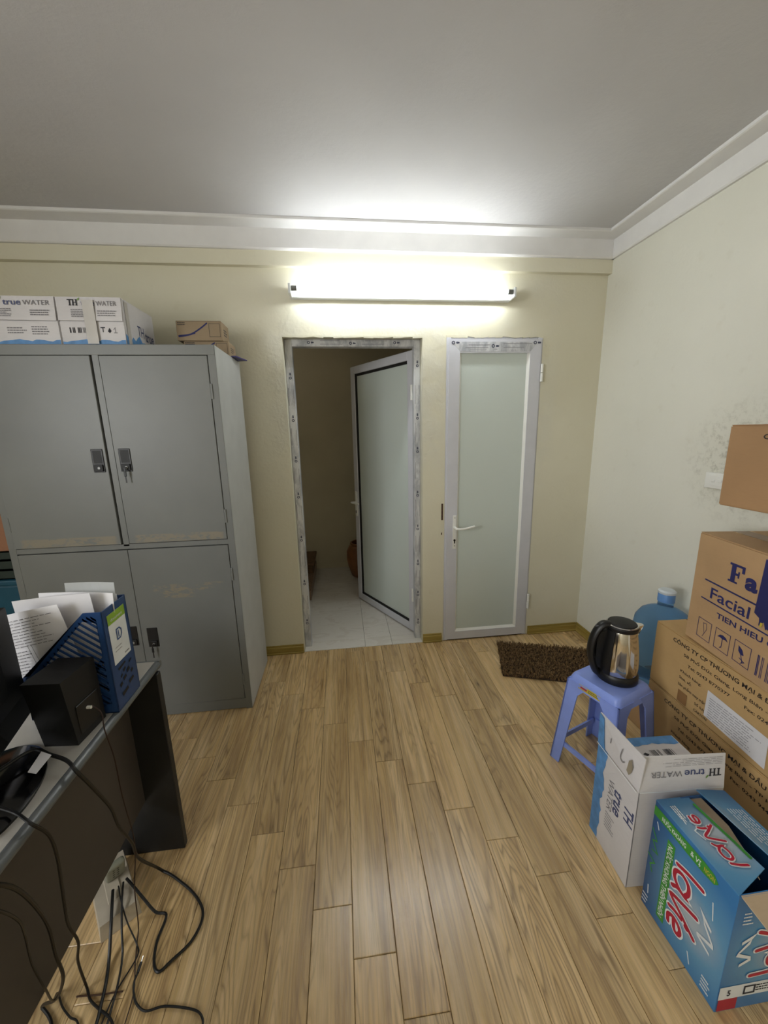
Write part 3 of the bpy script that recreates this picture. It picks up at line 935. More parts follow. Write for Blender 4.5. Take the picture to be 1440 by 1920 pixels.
def th_logo(f, a, b, h, w, rot=0):
    """TH (slab serif) leaf true WATER"""
    def box(x0, x1, y0, y1):
        c, s_ = math.cos(rot), math.sin(rot)
        return [(a + x * c - y * s_, b + x * s_ + y * c) for x, y in ((x0, y0), (x1, y0), (x1, y1), (x0, y1))]
    hh = h; tw = h * .78; st_ = h * .2
    pl = [box(0, tw, hh * .86, hh), box(tw * .5 - st_ / 2, tw * .5 + st_ / 2, 0, hh), box(tw * .25, tw * .75, 0, hh * .1),
          box(tw * 1.05, tw * 1.05 + st_, 0, hh), box(tw * 1.72, tw * 1.72 + st_, 0, hh), box(tw * 1.1, tw * 1.8, hh * .46, hh * .58),
          box(tw * .97, tw * 1.4, 0, hh * .1), box(tw * 1.64, tw * 2.05, 0, hh * .1), box(tw * .97, tw * 1.4, hh * .9, hh), box(tw * 1.64, tw * 2.05, hh * .9, hh)]
    f.poly(pl, M['ink_dark'], 'lettering')
    x = tw * 2.1
    lf_ = [(x, hh * .8), (x + h * .28, hh * .95), (x + h * .36, hh * 1.3), (x + h * .08, hh * 1.12)]
    c, s_ = math.cos(rot), math.sin(rot)
    f.poly([[(a + p * c - q * s_, b + p * s_ + q * c) for p, q in lf_]], M['leaf_green'], 'leaf_mark')
    x += h * .5
    rest = w - x
    f.text('true', a + x * c, b + x * s_, h * .98, M['logo_blue'], width=rest * .38, bold=.012, rot=rot)
    x += rest * .42
    f.text('WATER', a + x * c, b + x * s_, h * .8, M['ink'], width=rest * .58, rot=rot)

water_box('white water carton on the cabinet at the frame edge, beside its taped twin', -1.515, -1.240, 2.00, 2.30, CH, 2.148, False, False)
water_box('white taped water carton with barcode on the cabinet, nearest the doorway', -1.236, -.962, 2.00, 2.30, CH, 2.147, True, True)
def small_box(label, x0, x1, y0, y1, z0, z1, seed):
    t = thing('small_carton', label, 'box', ((x0 + x1) / 2, (y0 + y1) / 2, z0), group='small brown cartons on the cabinet')
    MB().box(x0, x1, y0, y1, z0, z1, .002).build('body', M['card_s'], t, world=True)
    MB().box(x0 + .002, x1 - .002, y0 - .001, y1 - .05, z1 - .0005, z1 + .0015).build('lid', M['card_s'], t, world=True)
    f = Face((x0, y0, z0), (1, 0, 0), (0, 0, 1), t, .0008)
    w, h = x1 - x0, z1 - z0
    f.strokes([[(.01, h * .25), (w * .3, h * .33), (w * .52, h * .62), (w * .68, h * .9)]], .007, M['navy'], 'swoosh_print', smooth=5)
    f.strokes([[(.01, h * .2), (w * .2, h * .25), (w * .4, h * .38)]], .005, M['navy'], 'swoosh_print', smooth=4)
    f.strokes([[(w * .72, h * .2), (w * .96, h * .2), (w * .96, h * .88), (w * .72, h * .88), (w * .72, h * .2)]], .0015, M['ink_dark'], 'print_frame')
    f.fineprint(.008, .06, h * .78, h * .96, 2, M['ink_dark'], seed)
    g = Face((x1, y0, z0), (0, 1, 0), (0, 0, 1), t, .0008)
    g.fineprint(.03, .09, h * .3, h * .7, 3, M['ink_dark'], seed + 1)
small_box('small brown carton on the cabinet corner, underneath its twin', -.802, -.572, 2.255, 2.385, CH, 2.016, 3)
small_box('small brown carton with blue swoosh stacked on another one', -.827, -.598, 2.245, 2.375, 2.018, 2.113, 6)
cd = MB().slab([(-.625, 2.27, CH + .001), (-.545, 2.27, CH + .001), (-.515, 2.40, CH + .001), (-.60, 2.41, CH + .001)], (0, 0, .006)).build('booklet', plain('indigo_cover', (52, 44, 110), .4))
tag(cd, 'indigo booklet poking over the top edge of the steel cabinet', 'booklet')

# ------------------------------------------------------------------ stacked goods left of the cabinet
LX = (-2.25, -1.655)
M['teal'] = plain('teal_plastic', (22, 78, 100), .45)
M['dark_green'] = plain('dark_green_cover', (32, 46, 40), .5)
M['orange_card'] = cardboard('orange_cardboard', (150, 106, 78))
tt = thing('storage_crate', 'teal plastic crate standing left of the steel cabinet', 'crate', (-1.95, 2.2, 0))
MB().box(LX[0], LX[1], 2.02, 2.45, 0.001, .80, .01, 2).build('body', M['teal'], tt, world=True)
MB().box(LX[0] - .01, LX[1] + .008, 2.01, 2.46, .80, .83, .008, 2).build('lid', M['teal'], tt, world=True)
for i, (z, h, lab) in enumerate(((.831, .05, 'lowest'), (.882, .05, 'middle'), (.933, .045, 'topmost'))):
    b_ = thing('binder', f'dark green binder lying on the teal crate, {lab} of three', 'binder', (-1.95, 2.2, z), group='green binders on the teal crate')
    MB().box(LX[0] + .02, LX[1], 2.03, 2.36, z, z + .005).box(LX[0] + .02, LX[1], 2.03, 2.36, z + h - .006, z + h - .001).box(LX[0] + .02, LX[1], 2.03, 2.035, z, z + h - .001).build('cover', M['dark_green'], b_, world=True)
    MB().box(LX[0] + .03, LX[1] - .006, 2.04, 2.35, z + .005, z + h - .006).build('pages', M['paper2'], b_, world=True)
ob = thing('cardboard_box', 'orange-brown cardboard box on top of the green binders', 'box', (-1.95, 2.2, .979))
MB().box(LX[0] + .05, LX[1] - .005, 2.03, 2.34, .979, 1.16, .003).build('body', M['orange_card'], ob, world=True)
MB().box(LX[0] + .05, LX[1] - .005, 2.15, 2.2, 1.16, 1.1608).build('tape', M['brown_tape'], ob, world=True)
bg = thing('bag', 'black bag slumped on the orange-brown box', 'bag', (-1.95, 2.2, 1.161))
MB().lathe([(0, 0), (.2, 0), (.24, .04), (.25, .1), (.22, .18), (.12, .24), (.03, .27), (0, .275)], (-1.92, 2.22, 1.161), 20).build('sack', M['black_matte'], bg, world=True, smooth=True)
MB().tube(catmull([(-1.95, 2.2, 1.42), (-1.98, 2.18, 1.48), (-1.92, 2.17, 1.5), (-1.89, 2.2, 1.42)], 5), .008, 6).build('strap', M['black_matte'], bg, world=True, smooth=True)

# ------------------------------------------------------------------ desk
M['desk_top'] = plain('pale_grey_laminate', (176, 172, 164), .38, var=.04, scale=5)
M['desk_edge'] = plain('dark_grey_edge_band', (92, 96, 98), .3, var=.06)
M['desk_panel'] = plain('dark_brown_grey_panel', (72, 66, 60), .55, var=.08, scale=3)
M['desk_leg'] = plain('black_grey_leg', (26, 27, 28), .5, var=.1)
DZ = .765
desk = thing('office_desk', 'grey office desk with dark modesty panel seen from behind', 'desk', (-1.0, .65, 0))
MB().box(-1.36, -.672, -.05, 1.262, DZ - .026, DZ, .001).build('tabletop', M['desk_top'], desk, world=True)
eb = MB()
pr = [(0, 0), (.010, .001), (.016, .007), (.017, .015), (.013, .022), (.004, .026), (0, .026)]
def edge(mb, a, b, outv):
    a, b, outv = Vector(a), Vector(b), Vector(outv)
    A = [mb.bm.verts.new(a + outv * d + Vector((0, 0, z))) for d, z in pr]; B = [mb.bm.verts.new(b + outv * d + Vector((0, 0, z))) for d, z in pr]
    mb.bm.faces.new(A); mb.bm.faces.new(B[::-1])
    for i in range(len(pr)): mb.bm.faces.new((A[i], A[(i + 1) % len(pr)], B[(i + 1) % len(pr)], B[i]))
edge(eb, (-.672, -.05, DZ - .026), (-.672, 1.262, DZ - .026), (1, 0, 0))
edge(eb, (-1.36, 1.262, DZ - .026), (-.660, 1.262, DZ - .026), (0, 1, 0))
eb.build('edge_band', M['desk_edge'], desk, world=True, smooth=True)
for y0 in (1.222, .0):
    MB().box(-1.30, -.652, y0, y0 + .026, .002, DZ - .026, .002).build('leg_panel', M['desk_leg'], desk, world=True)
MB().box(-.776, -.760, .026, 1.222, .235, DZ - .026, .001).build('modesty_panel', M['desk_panel'], desk, world=True)

# monitor, seen from behind
mon = thing('monitor', 'black flat monitor seen from behind on the desk', 'monitor', (-.80, .765, DZ), math.radians(16.3))
# local: y along the screen width (far end +), x towards the room (back of the screen)
mb = MB().box(-.03, 0, -.25, .25, .095, .345, .006, 2)
mb.build('screen_case', M['black_matte'], mon, smooth=True)
MB().hexa([(-.01, -.17, .14), (-.01, .17, .14), (-.01, .17, .30), (-.01, -.17, .30)], [(.026, -.12, .165), (.026, .12, .165), (.026, .12, .275), (.026, -.12, .275)]).build('rear_housing', M['black_plastic'], mon)
ch = MB().hexa([(-.032, -.25, .068), (.018, -.25, .06), (.018, .25, .06), (-.032, .25, .068)], [(-.030, -.25, .096), (.0, -.25, .10), (.0, .25, .10), (-.030, .25, .096)]).build('chin', plain('charcoal_plastic', (44, 45, 47), .35), mon)
MB().hexa([(.0192, .04, .066), (.0192, .09, .066), (.0042, .09, .094), (.0042, .04, .094)], [(.0199, .04, .066), (.0199, .09, .066), (.0049, .09, .094), (.0049, .04, .094)]).build('vent_slot', M['gasket'], ch)
MB().box(-.03, .012, -.04, .04, .012, .2, .006, 2).build('neck', M['black_gloss'], mon, smooth=True)
bs = MB()
n = 36
lo_ = [bs.bm.verts.new((.10 * math.cos(2 * math.pi * k / n), .155 * math.sin(2 * math.pi * k / n), .0005)) for k in range(n)]
md_ = [bs.bm.verts.new((.10 * math.cos(2 * math.pi * k / n), .155 * math.sin(2 * math.pi * k / n), .006)) for k in range(n)]
hi_ = [bs.bm.verts.new((.088 * math.cos(2 * math.pi * k / n), .143 * math.sin(2 * math.pi * k / n), .013)) for k in range(n)]
bs.bm.faces.new(lo_[::-1]); bs.bm.faces.new(hi_)
for q, w in ((lo_, md_), (md_, hi_)):
    for k in range(n): bs.bm.faces.new((q[k], q[(k + 1) % n], w[(k + 1) % n], w[k]))
bs.build('stand_base', M['black_gloss'], mon, smooth=True)

# speaker
sp = thing('speaker', 'black desktop speaker standing at the desk edge', 'speaker', (-.728, .955, DZ), math.radians(-5))
MB().hexa([(-.045, -.05, 0.001), (.040, -.05, .001), (.040, .05, .001), (-.045, .05, .001)], [(-.058, -.062, .185), (.036, -.06, .185), (.036, .052, .185), (-.058, .052, .185)]).build('cabinet', M['black_matte'], sp)
MB().box(.0372, .041, -.036, .036, .02, .1, .001).build('connector_panel', M['black_plastic'], sp)
MB().tube([(.040, -.005, .075), (.052, -.005, .075)], .004, 8).build('plug', M['white_plastic'], sp)

# magazine file
M['blue_plastic'] = plain('blue_plastic', (32, 64, 112), .4, var=.06)
mf = thing('magazine_file', 'blue slotted magazine file full of papers', 'magazine file', (-.77, 1.07, DZ))
fx0, fx1, fy0_, fy1_, fz = -.882, -.656, 1.014, 1.130, .306
wl = .0028
def side_panel(y):
    """slotted side: strips between the slots, real openings"""
    mb = MB()
    def q(a, b, c, d): mb.slab([(fx0 + p, y, DZ + .001 + r) for p, r in (a, b, c, d)], (0, wl, 0))
    W = fx1 - fx0
    slope0, slope1 = (.022, .135), (W - .045, fz)       # diagonal cut
    def zt(p): return min(fz, .135 + (p - .022) * (fz - .135) / (W - .045 - .022)) if p > .022 else .135
    # frame: bottom, front, spine edges, diagonal band
    q((0, 0), (W, 0), (W, .028), (0, .028))
    q((W - .016, .028), (W, .028), (W, fz), (W - .016, fz))
    q((0, .028), (.014, .028), (.014, .118), (0, .118))
    q((0, .118), (.016, .108), (W - .050, fz - .024), (W - .045, fz))
    q((0, .118), (W - .045, fz), (.02, .135), (0, .130))
    q((W - .050, fz - .024), (W - .016, fz - .03), (W - .016, fz), (W - .045, fz))
    # long diagonal bar and slat strips (slots slope down towards the spine)
    q((.10, .028), (.118, .028), (W - .016, .158), (W - .016, .176))
    SL = .85
    for i in range(30):
        p0 = -.06 + i * .0108
        a = max(p0, .012)
        z_top = zt(a) - .012
        x2 = a + .2; z2 = z_top - .2 * SL
        if x2 > W - .014:
            z2 = z_top - (W - .014 - a) * SL; x2 = W - .014
        if z2 < .026:
            x2 = min(a + (z_top - .026) / SL, W - .014); z2 = max(.026, z_top - (x2 - a) * SL)
        if x2 - a > .012:
            q((a, z_top - .0045), (x2, z2 - .0045), (x2, z2 + .0025), (a, z_top + .0025))
    for i in range(8):                                  # strips that start on the spine edge
        z_ = .05 + i * .013
        x_ = W - .016
        a = max(.014, x_ - (fz - .05) / SL * .25)
        q((x_ - .05, z_ + .05 * SL - .0045), (x_, z_ - .0045), (x_, z_ + .0025), (x_ - .05, z_ + .05 * SL + .0025))
    return mb
side_panel(fy0_).build('side_panel', M['blue_plastic'], mf, world=True)
side_panel(fy1_ - wl).build('side_panel', M['blue_plastic'], mf, world=True)
MB().box(fx0, fx1, fy0_, fy1_, DZ + .0005, DZ + .003).build('bottom', M['blue_plastic'], mf, world=True)
spn = MB().box(fx1 - wl, fx1, fy0_, fy1_, DZ + .001, DZ + fz, .001).build('spine', M['blue_plastic'], mf, world=True)
MB().box(fx0, fx0 + wl, fy0_, fy1_, DZ + .001, DZ + .13).build('front_lip', M['blue_plastic'], mf, world=True)
f = Face((fx1, fy0_, DZ), (0, 1, 0), (0, 0, 1), spn, .0008)
f.rect(.018, .100, .135, .285, M['white_ink'], 'label_card', 1, 'white spine label with green band')
f.rect(.018, .100, .255, .285, plain('lime_band', (138, 176, 52), .5), 'label_band', 2)
f.text('document', .03, .263, .009, M['white_ink'], width=.055, k=3, name='lettering')
f.strokes([[(.048, .20), (.062, .20), (.07, .208), (.07, .222), (.062, .23), (.048, .23), (.048, .20)], [(.056, .206), (.056, .224)]], .004, plain('label_blue', (50, 84, 140), .5), 'label_logo', 2)
f.fineprint(.07, .095, .14, .15, 1, M['ink'], 4); f.fineprint(.03, .07, .165, .185, 2, M['ink'], 9, .2)
pl = []
for (a, b, c, d) in ((.03, .112, .066, .124), (.082, .105, .096, .115), (.026, .06, .038, .075), (.045, .07, .06, .085), (.066, .082, .08, .098), (.05, .095, .062, .108), (.084, .07, .094, .085), (.03, .03, .06, .046), (.068, .045, .092, .06), (.035, .085, .044, .096)):
    pl.append([(a, b), (c, b + .006), (c - .003, d), (a - .003, d - .004)])
f.poly(pl, M['gasket'], 'cut_out', 1)
# papers standing in the file
def sheet(label, x0, x1, y, z0, z1, tilt, mat, lines, lean=0):
    o = thing('paper_sheet', label, 'paper', ((x0 + x1) / 2, y, z0), group='papers in the blue magazine file')
    o.rotation_euler = (lean, tilt, 0)
    w, h = x1 - x0, z1 - z0
    mb = MB()
    nx = 6
    for i in range(nx):
        a, b = -w / 2 + w * i / nx, -w / 2 + w * (i + 1) / nx
        ya, yb = .006 * math.sin(i / nx * 3.1), .006 * math.sin((i + 1) / nx * 3.1)
        mb.hexa([(a, ya, 0), (b, yb, 0), (b, yb + .0012, 0), (a, ya + .0012, 0)], [(a, ya - .004, h), (b, yb - .004, h), (b, yb - .0028, h), (a, ya - .0028, h)])
    s_ = mb.build('sheet', mat, o)
    if lines:
        bpy.context.view_layer.update()
        mw = wmat(o)
        f_ = Face(mw @ Vector((-w / 2, -.0046, 0)), mw.to_3x3() @ Vector((1, 0, 0)), mw.to_3x3() @ Vector((0, 0, 1)), o, .001)
        f_.fineprint(.02, w - .02, h * .66, h * .95, 10, M['ink'], 31, .22)
        f_.fineprint(.02, w * .45, h * .2, h * .64, 14, M['ink'], 17, .25)
        f_.strokes([[(w * .42, h * .68), (w * .45, h * .3)], [(w * .47, h * .68), (w * .5, h * .4)]], .0012, M['ink'], 'print_rule')
    return o
sheet('printed form leaning out at the front of the blue file', -.905, -.715, 1.030, DZ + .03, DZ + .320, math.radians(-10), M['paper'], True)
sheet('blank-backed sheet rising behind the printed form in the blue file', -.875, -.68, 1.052, DZ + .03, DZ + .345, math.radians(-3), M['paper2'], False)
sheet('white sheet corner beside the clear sleeve in the blue file', -.86, -.672, 1.072, DZ + .03, DZ + .345, math.radians(4), M['paper'], False)
sheet('clear plastic sleeve sticking up highest from the blue file', -.80, -.672, 1.092, DZ + .03, DZ + .365, math.radians(3), M['clear'], False)
sheet('curled white sheet against the spine of the blue file', -.82, -.664, 1.110, DZ + .03, DZ + .320, 0, M['paper'], False)

# floor power box and socket under the desk
M['dirty_white'] = plain('dirty_white_plastic', (196, 186, 168), .45, var=.08, scale=12)
M['grey_socket'] = plain('grey_green_plastic', (150, 152, 136), .45)
px = thing('power_box', 'dirty white power box on the floor under the desk', 'power box', (-.83, 1.09, 0), math.radians(-52))
MB().hexa([(-.115, -.055, .001), (.115, -.055, .001), (.115, .055, .001), (-.115, .055, .001)], [(-.108, -.05, .052), (.108, -.05, .052), (.108, .05, .052), (-.108, .05, .052)]).build('case', M['dirty_white'], px)
MB().box(-.06, .06, -.02, .02, .052, .056, .002).build('top_plate', M['dirty_white'], px)
so = thing('extension_socket', 'grey two-pin extension socket leaning on the power box', 'socket', (-.835, 1.118, .058), math.radians(-48))
so.rotation_euler = (math.radians(28), 0, math.radians(42))
MB().box(-.028, .028, -.012, .012, .0, .105, .011, 3).build('case', M['grey_socket'], so, smooth=True)
hh = MB()
for z in (.03, .05, .07, .088):
    hh.tube([(-.006, -.0118, z), (-.006, -.0126, z)], .003, 8); hh.tube([(.006, -.0118, z), (.006, -.0126, z)], .003, 8)
hh.build('pin_hole', M['socket_hole'], so)

# cables
def cable(name, label, pts, r, mat, sm=6, extra=None):
    o = thing(name, label, 'cable', pts[-1][:2] + (0,), group='cables by the desk')
    path = catmull(pts, sm)
    for p in path: p.z = max(p.z, r + .0008)
    MB().tube(path, r, 8).build('wire', mat, o, world=True, smooth=True)
    return o
c1 = cable('power_cable', 'thick black power cable with paper tag looping onto the floor',
      [(-.80, .80, .80), (-.765, .86, .80), (-.715, .845, .796), (-.67, .83, .788), (-.640, .812, .772), (-.638, .843, .695), (-.650, .903, .565), (-.662, .935, .466), (-.674, .99, .335), (-.690, 1.03, .225), (-.707, 1.146, .02),
       (-.596, 1.088, .006), (-.53, 1.03, .006), (-.51, .986, .006), (-.524, .934, .006), (-.567, .894, .006), (-.593, .874, .006), (-.616, .897, .006), (-.63, .948, .006), (-.629, 1.01, .008), (-.668, 1.023, .010), (-.712, 1.045, .045), (-.745, 1.065, .064), (-.785, 1.095, .066)], .0042, M['rubber'])
MB().hexa([(-.728, .797, .799), (-.706, .790, .800), (-.704, .788, .800), (-.726, .795, .799)], [(-.738, .852, .802), (-.707, .838, .802), (-.705, .836, .802), (-.736, .850, .802)]).build('paper_tag', M['paper'], c1, world=True)
cable('speaker_wire', 'thin brown wire hanging from the black speaker', [(-.678, .95, .842), (-.655, .945, .82), (-.645, .93, .78), (-.645, .944, .682), (-.652, .955, .57), (-.66, .971, .483), (-.67, .995, .359), (-.683, 1.003, .261), (-.692, .988, .162), (-.702, .985, .006), (-.675, .911, .004), (-.645, .842, .004), (-.637, .78, .004), (-.63, .7, .004)], .0016, M['brown_wire'])
cable('monitor_cable', 'black signal cable dropping over the desk edge from the monitor base', [(-.74, .72, .80), (-.69, .71, .785), (-.648, .690, .776), (-.646, .717, .713), (-.66, .739, .629), (-.69, .766, .507), (-.708, .78, .417), (-.726, .798, .341), (-.74, .827, .238), (-.763, .839, .15), (-.781, .865, .006), (-.756, .838, .006), (-.72, .816, .006), (-.673, .788, .006), (-.62, .72, .006)], .0032, M['rubber'])
cable('network_cable', 'black cable hanging furthest left across the desk panel', [(-.66, .56, .79), (-.643, .597, .756), (-.66, .647, .671), (-.69, .702, .542), (-.71, .735, .435), (-.73, .755, .32), (-.742, .77, .22), (-.80, .80, .10), (-.881, .841, .006), (-.832, .804, .006), (-.78, .72, .006)], .0038, M['rubber'])
cable('thin_cable', 'thin black cable drooping beside the leftmost hanging cable', [(-.66, .545, .785), (-.643, .586, .715), (-.665, .637, .612), (-.70, .675, .514), (-.728, .70, .392), (-.742, .725, .27), (-.79, .78, .13), (-.857, .864, .006), (-.826, .835, .005), (-.791, .811, .005), (-.761, .795, .005), (-.72, .73, .005)], .0024, M['rubber'])
cable('plug_cable', 'thick straight black cable from the floor socket to the frame edge', [(-.812, 1.065, .066), (-.795, 1.03, .066), (-.770, .975, .055), (-.752, .92, .012), (-.733, .869, .006), (-.721, .825, .006), (-.712, .789, .006), (-.70, .7, .006)], .0045, M['rubber'])
cable('adapter_cable', 'black cable running beside the thick straight one on the floor', [(-.79, 1.085, .066), (-.768, 1.035, .066), (-.738, .97, .045), (-.718, .925, .008), (-.698, .864, .006), (-.683, .785, .006), (-.67, .7, .006)], .003, M['rubber'])
cable('looped_wire', 'thin black wire looping under the desk among thicker cables', [(-.80, 1.075, .066), (-.772, 1.035, .066), (-.73, .985, .04), (-.689, .948, .004), (-.674, .918, .004), (-.693, .854, .004), (-.698, .819, .004), (-.70, .74, .004)], .002, M['rubber'])
a9 = cable('audio_cable', 'black audio cable with bare metal jack lying on the floor', [(-.652, .881, .008), (-.653, .859, .006), (-.64, .833, .005), (-.622, .813, .005), (-.591, .797, .006), (-.544, .80, .006), (-.466, .785, .005), (-.436, .767, .005), (-.429, .74, .005), (-.44, .68, .005)], .0028, M['rubber'])
MB().tube([(-.652, .878, .008), (-.653, .900, .009)], .004, 8).build('jack_sleeve', M['rubber'], a9, world=True)
MB().tube([(-.653, .900, .009), (-.654, .914, .0095)], .0017, 8).build('jack_tip', M['chrome'], a9, world=True)
stck = MB().tube([(-.80, .851, .004), (-.735, .846, .005), (-.676, .846, .004)], .0022, 6).build('stick', plain('dark_wood_stick', (70, 46, 28), .6))
tag(stck, 'short thin wooden stick lying among the floor cables', 'stick')

# ------------------------------------------------------------------ door mat
mat_m = plain('shaggy_brown_pile', (120, 94, 62), .95, var=.5, scale=70)
dm = thing('door_mat', 'shaggy dark brown mat lying askew in the corner', 'mat', (1.295, 2.125, 0), math.radians(-17.5))
MB().box(-.30, .30, -.19, .19, .0005, .010, .003).build('backing', plain('brown_backing', (54, 40, 26), .9), dm)
rng = random.Random(5)
vs, fs = [], []
for i in range(5200):
    x, y = rng.uniform(-.303, .303), rng.uniform(-.193, .193)
    a = rng.uniform(0, 6.28); l = rng.uniform(.008, .02); w = rng.uniform(.002, .004)
    dx, dy = math.cos(a), math.sin(a)
    h = rng.uniform(.010, .026)
    b = len(vs)
    vs += [(x - dy * w, y + dx * w, .008), (x + dy * w, y - dx * w, .008), (x + dx * l * .5 + dy * w * .7, y + dy * l * .5 - dx * w * .7, .008 + h), (x + dx * l * .5 - dy * w * .7, y + dy * l * .5 + dx * w * .7, .008 + h), (x + dx * l, y + dy * l, .010 + h * .8)]
    fs += [(b, b + 1, b + 2, b + 3), (b + 3, b + 2, b + 4)]
me = bpy.data.meshes.new('pile'); me.from_pydata(vs, [], fs); me.materials.append(mat_m)
po = bpy.data.objects.new('pile', me); COL.objects.link(po); po.parent = dm; po['kind'] = 'stuff'

# ------------------------------------------------------------------ stool and kettle
M['stool'] = plain('periwinkle_plastic', (138, 160, 234), .38, var=.05)
SH = .46
stl = thing('plastic_stool', 'periwinkle blue plastic stool carrying the kettle', 'stool', (1.118, 1.346, 0), math.radians(20))
S = .107
seat = MB()
def rring(hx, z, r=.022, k=5):
    out = []
    for cx_, cy_, a0 in ((hx - r, hx - r, 0), (-hx + r, hx - r, 90), (-hx + r, -hx + r, 180), (hx - r, -hx + r, 270)):
        for i in range(k):
            a = math.radians(a0 + 90 * i / (k - 1))
            out.append(seat.bm.verts.new((cx_ + r * math.cos(a), cy_ + r * math.sin(a), z)))
    return out
rings = [rring(S + .012, SH - .055), rring(S + .006, SH - .02), rring(S, SH - .006), rring(S - .006, SH), rring(S - .02, SH - .0005)]
for q, w in zip(rings, rings[1:]):
    for i in range(len(q)): seat.bm.faces.new((q[i], q[(i + 1) % len(q)], w[(i + 1) % len(q)], w[i]))
seat.bm.faces.new(rings[-1])
und = rring(S + .004, SH - .055); und2 = rring(S - .008, SH - .012)
for i in range(len(und)):
    j = (i + 1) % len(und)
    seat.bm.faces.new((rings[0][i], rings[0][j], und[j], und[i])); seat.bm.faces.new((und[i], und[j], und2[j], und2[i]))
seat.bm.faces.new(und2)
seat.build('seat', M['stool'], stl, smooth=True)
for sx in (-1, 1):
    for sy in (-1, 1):
        mb = MB()
        t0, b0 = S + .010, .150            # outer corner at top and at the floor
        wt_, wb2, th = .062, .046, .006
        zt_ = SH - .03
        for ax in (0, 1):
            def pt(along, depth, z):
                k = 1 - z / zt_
                o_ = t0 + (b0 - t0) * k
                u_, v_ = o_ - along, o_ - depth
                return (sx * u_, sy * v_, z) if ax == 0 else (sx * v_, sy * u_, z)
            mb.hexa([pt(0, 0, .001), pt(wb2, 0, .001), pt(wb2, th, .001), pt(0, th, .001)], [pt(0, 0, zt_), pt(wt_, 0, zt_), pt(wt_, th, zt_), pt(0, th, zt_)])
            # curved gusset into the apron
            mb.hexa([pt(wt_ - .002, 0, zt_ - .055), pt(wt_, 0, zt_ - .055), pt(wt_, th, zt_ - .055), pt(wt_ - .002, th, zt_ - .055)],
                    [pt(wt_ - .002, 0, zt_), pt(wt_ + .035, 0, zt_), pt(wt_ + .035, th, zt_), pt(wt_ - .002, th, zt_)])
        mb.build('leg', M['stool'], stl, smooth=True)
RZ = .10
rk = .107 + .010 + (.150 - .117) * (1 - RZ / .43) - .012
for a, b in (((-1, -1), (1, -1)), ((1, -1), (1, 1)), ((1, 1), (-1, 1)), ((-1, 1), (-1, -1))):
    p0, p1 = Vector((a[0] * rk, a[1] * rk, RZ)), Vector((b[0] * rk, b[1] * rk, RZ))
    d = (p1 - p0).normalized(); n_ = Vector((d.y, -d.x, 0)) * .004
    q = [p0 + n_ + d * .01, p1 + n_ - d * .01, p1 - n_ - d * .01, p0 - n_ + d * .01]
    MB().hexa([v + Vector((0, 0, -.012)) for v in q], [v + Vector((0, 0, .012)) for v in q]).build('rung', M['stool'], stl)
bpy.context.view_layer.update()
mw = wmat(stl)
f = Face(mw @ Vector((-S - .0105, S, SH - .048)), mw.to_3x3() @ Vector((0, -1, 0)), mw.to_3x3() @ Vector((.15, 0, 1)), stl, .0012)
f.rect(.045, .145, .0, .02, M['yellow'], 'sticker', 1, 'yellow sticker')
f.rect(.055, .085, .006, .014, M['red_label'], 'sticker_print', 2)
f.fineprint(.09, .14, .003, .017, 2, M['ink_dark'], 3)

kt = thing('electric_kettle', 'stainless electric kettle with black handle on the blue stool', 'kettle', (1.150, 1.352, SH + .0005), math.radians(168))
# local: handle towards +x
MB().lathe([(0, 0), (.079, 0), (.081, .004), (.080, .03), (.076, .036), (0, .036)], n=36).build('base', M['black_plastic'], kt, smooth=True)
MB().lathe([(.072, .034), (.0745, .04), (.0755, .07), (.0735, .11), (.0685, .16), (.0625, .20), (.0575, .228), (.056, .232)], n=40).build('body', M['stainless'], kt, smooth='all')
MB().lathe([(.0555, .228), (.061, .232), (.062, .244), (.058, .25)], n=36).build('collar', M['black_plastic'], kt, smooth=True)
MB().lathe([(.058, .2485), (.0605, .2515), (.058, .2545), (.055, .2545)], n=36).build('trim_ring', M['chrome'], kt, smooth=True)
MB().lathe([(.056, .252), (.052, .258), (.035, .263), (0, .266)], n=32).build('lid', M['black_matte'], kt, smooth=True)
MB().hexa([(-.045, -.02, .19), (-.045, .02, .19), (-.06, .018, .21), (-.06, -.018, .21)], [(-.045, -.024, .248), (-.045, .024, .248), (-.082, .008, .25), (-.082, -.008, .25)]).build('spout', M['stainless'], kt)
hp_ = catmull([(.045, 0, .245), (.075, 0, .246), (.098, 0, .218), (.113, 0, .17), (.116, 0, .12), (.106, 0, .07), (.088, 0, .028), (.07, 0, .018)], 5)
MB().tube(hp_, [(.021, .015)] * len(hp_), 12).build('handle', M['black_plastic'], kt, smooth=True)
mp = MB()
prf = [(.0745, .036), (.0762, .07), (.0745, .11), (.0695, .16), (.0635, .20), (.0585, .23)]
N = 9
R_ = [[mp.bm.verts.new(((r + .002) * math.cos(a), (r + .002) * math.sin(a), z)) for a in [math.radians(-43 + 86 * i / (N - 1)) for i in range(N)]] for r, z in prf]
for q, w in zip(R_, R_[1:]):
    for i in range(N - 1): mp.bm.faces.new((q[i], q[i + 1], w[i + 1], w[i]))
mp.build('handle_plate', M['black_plastic'], kt, smooth='all')
MB().hexa([(.07, -.014, .04), (.10, -.014, .06), (.10, .014, .06), (.07, .014, .04)], [(.062, -.014, .225), (.10, -.014, .21), (.10, .014, .21), (.062, .014, .225)]).build('handle_web', M['black_plastic'], kt)
MB().tube([(.096, 0, .236), (.101, 0, .241)], .008, 10).build('power_switch', plain('grey_button', (88, 88, 92), .3), kt, smooth=True)

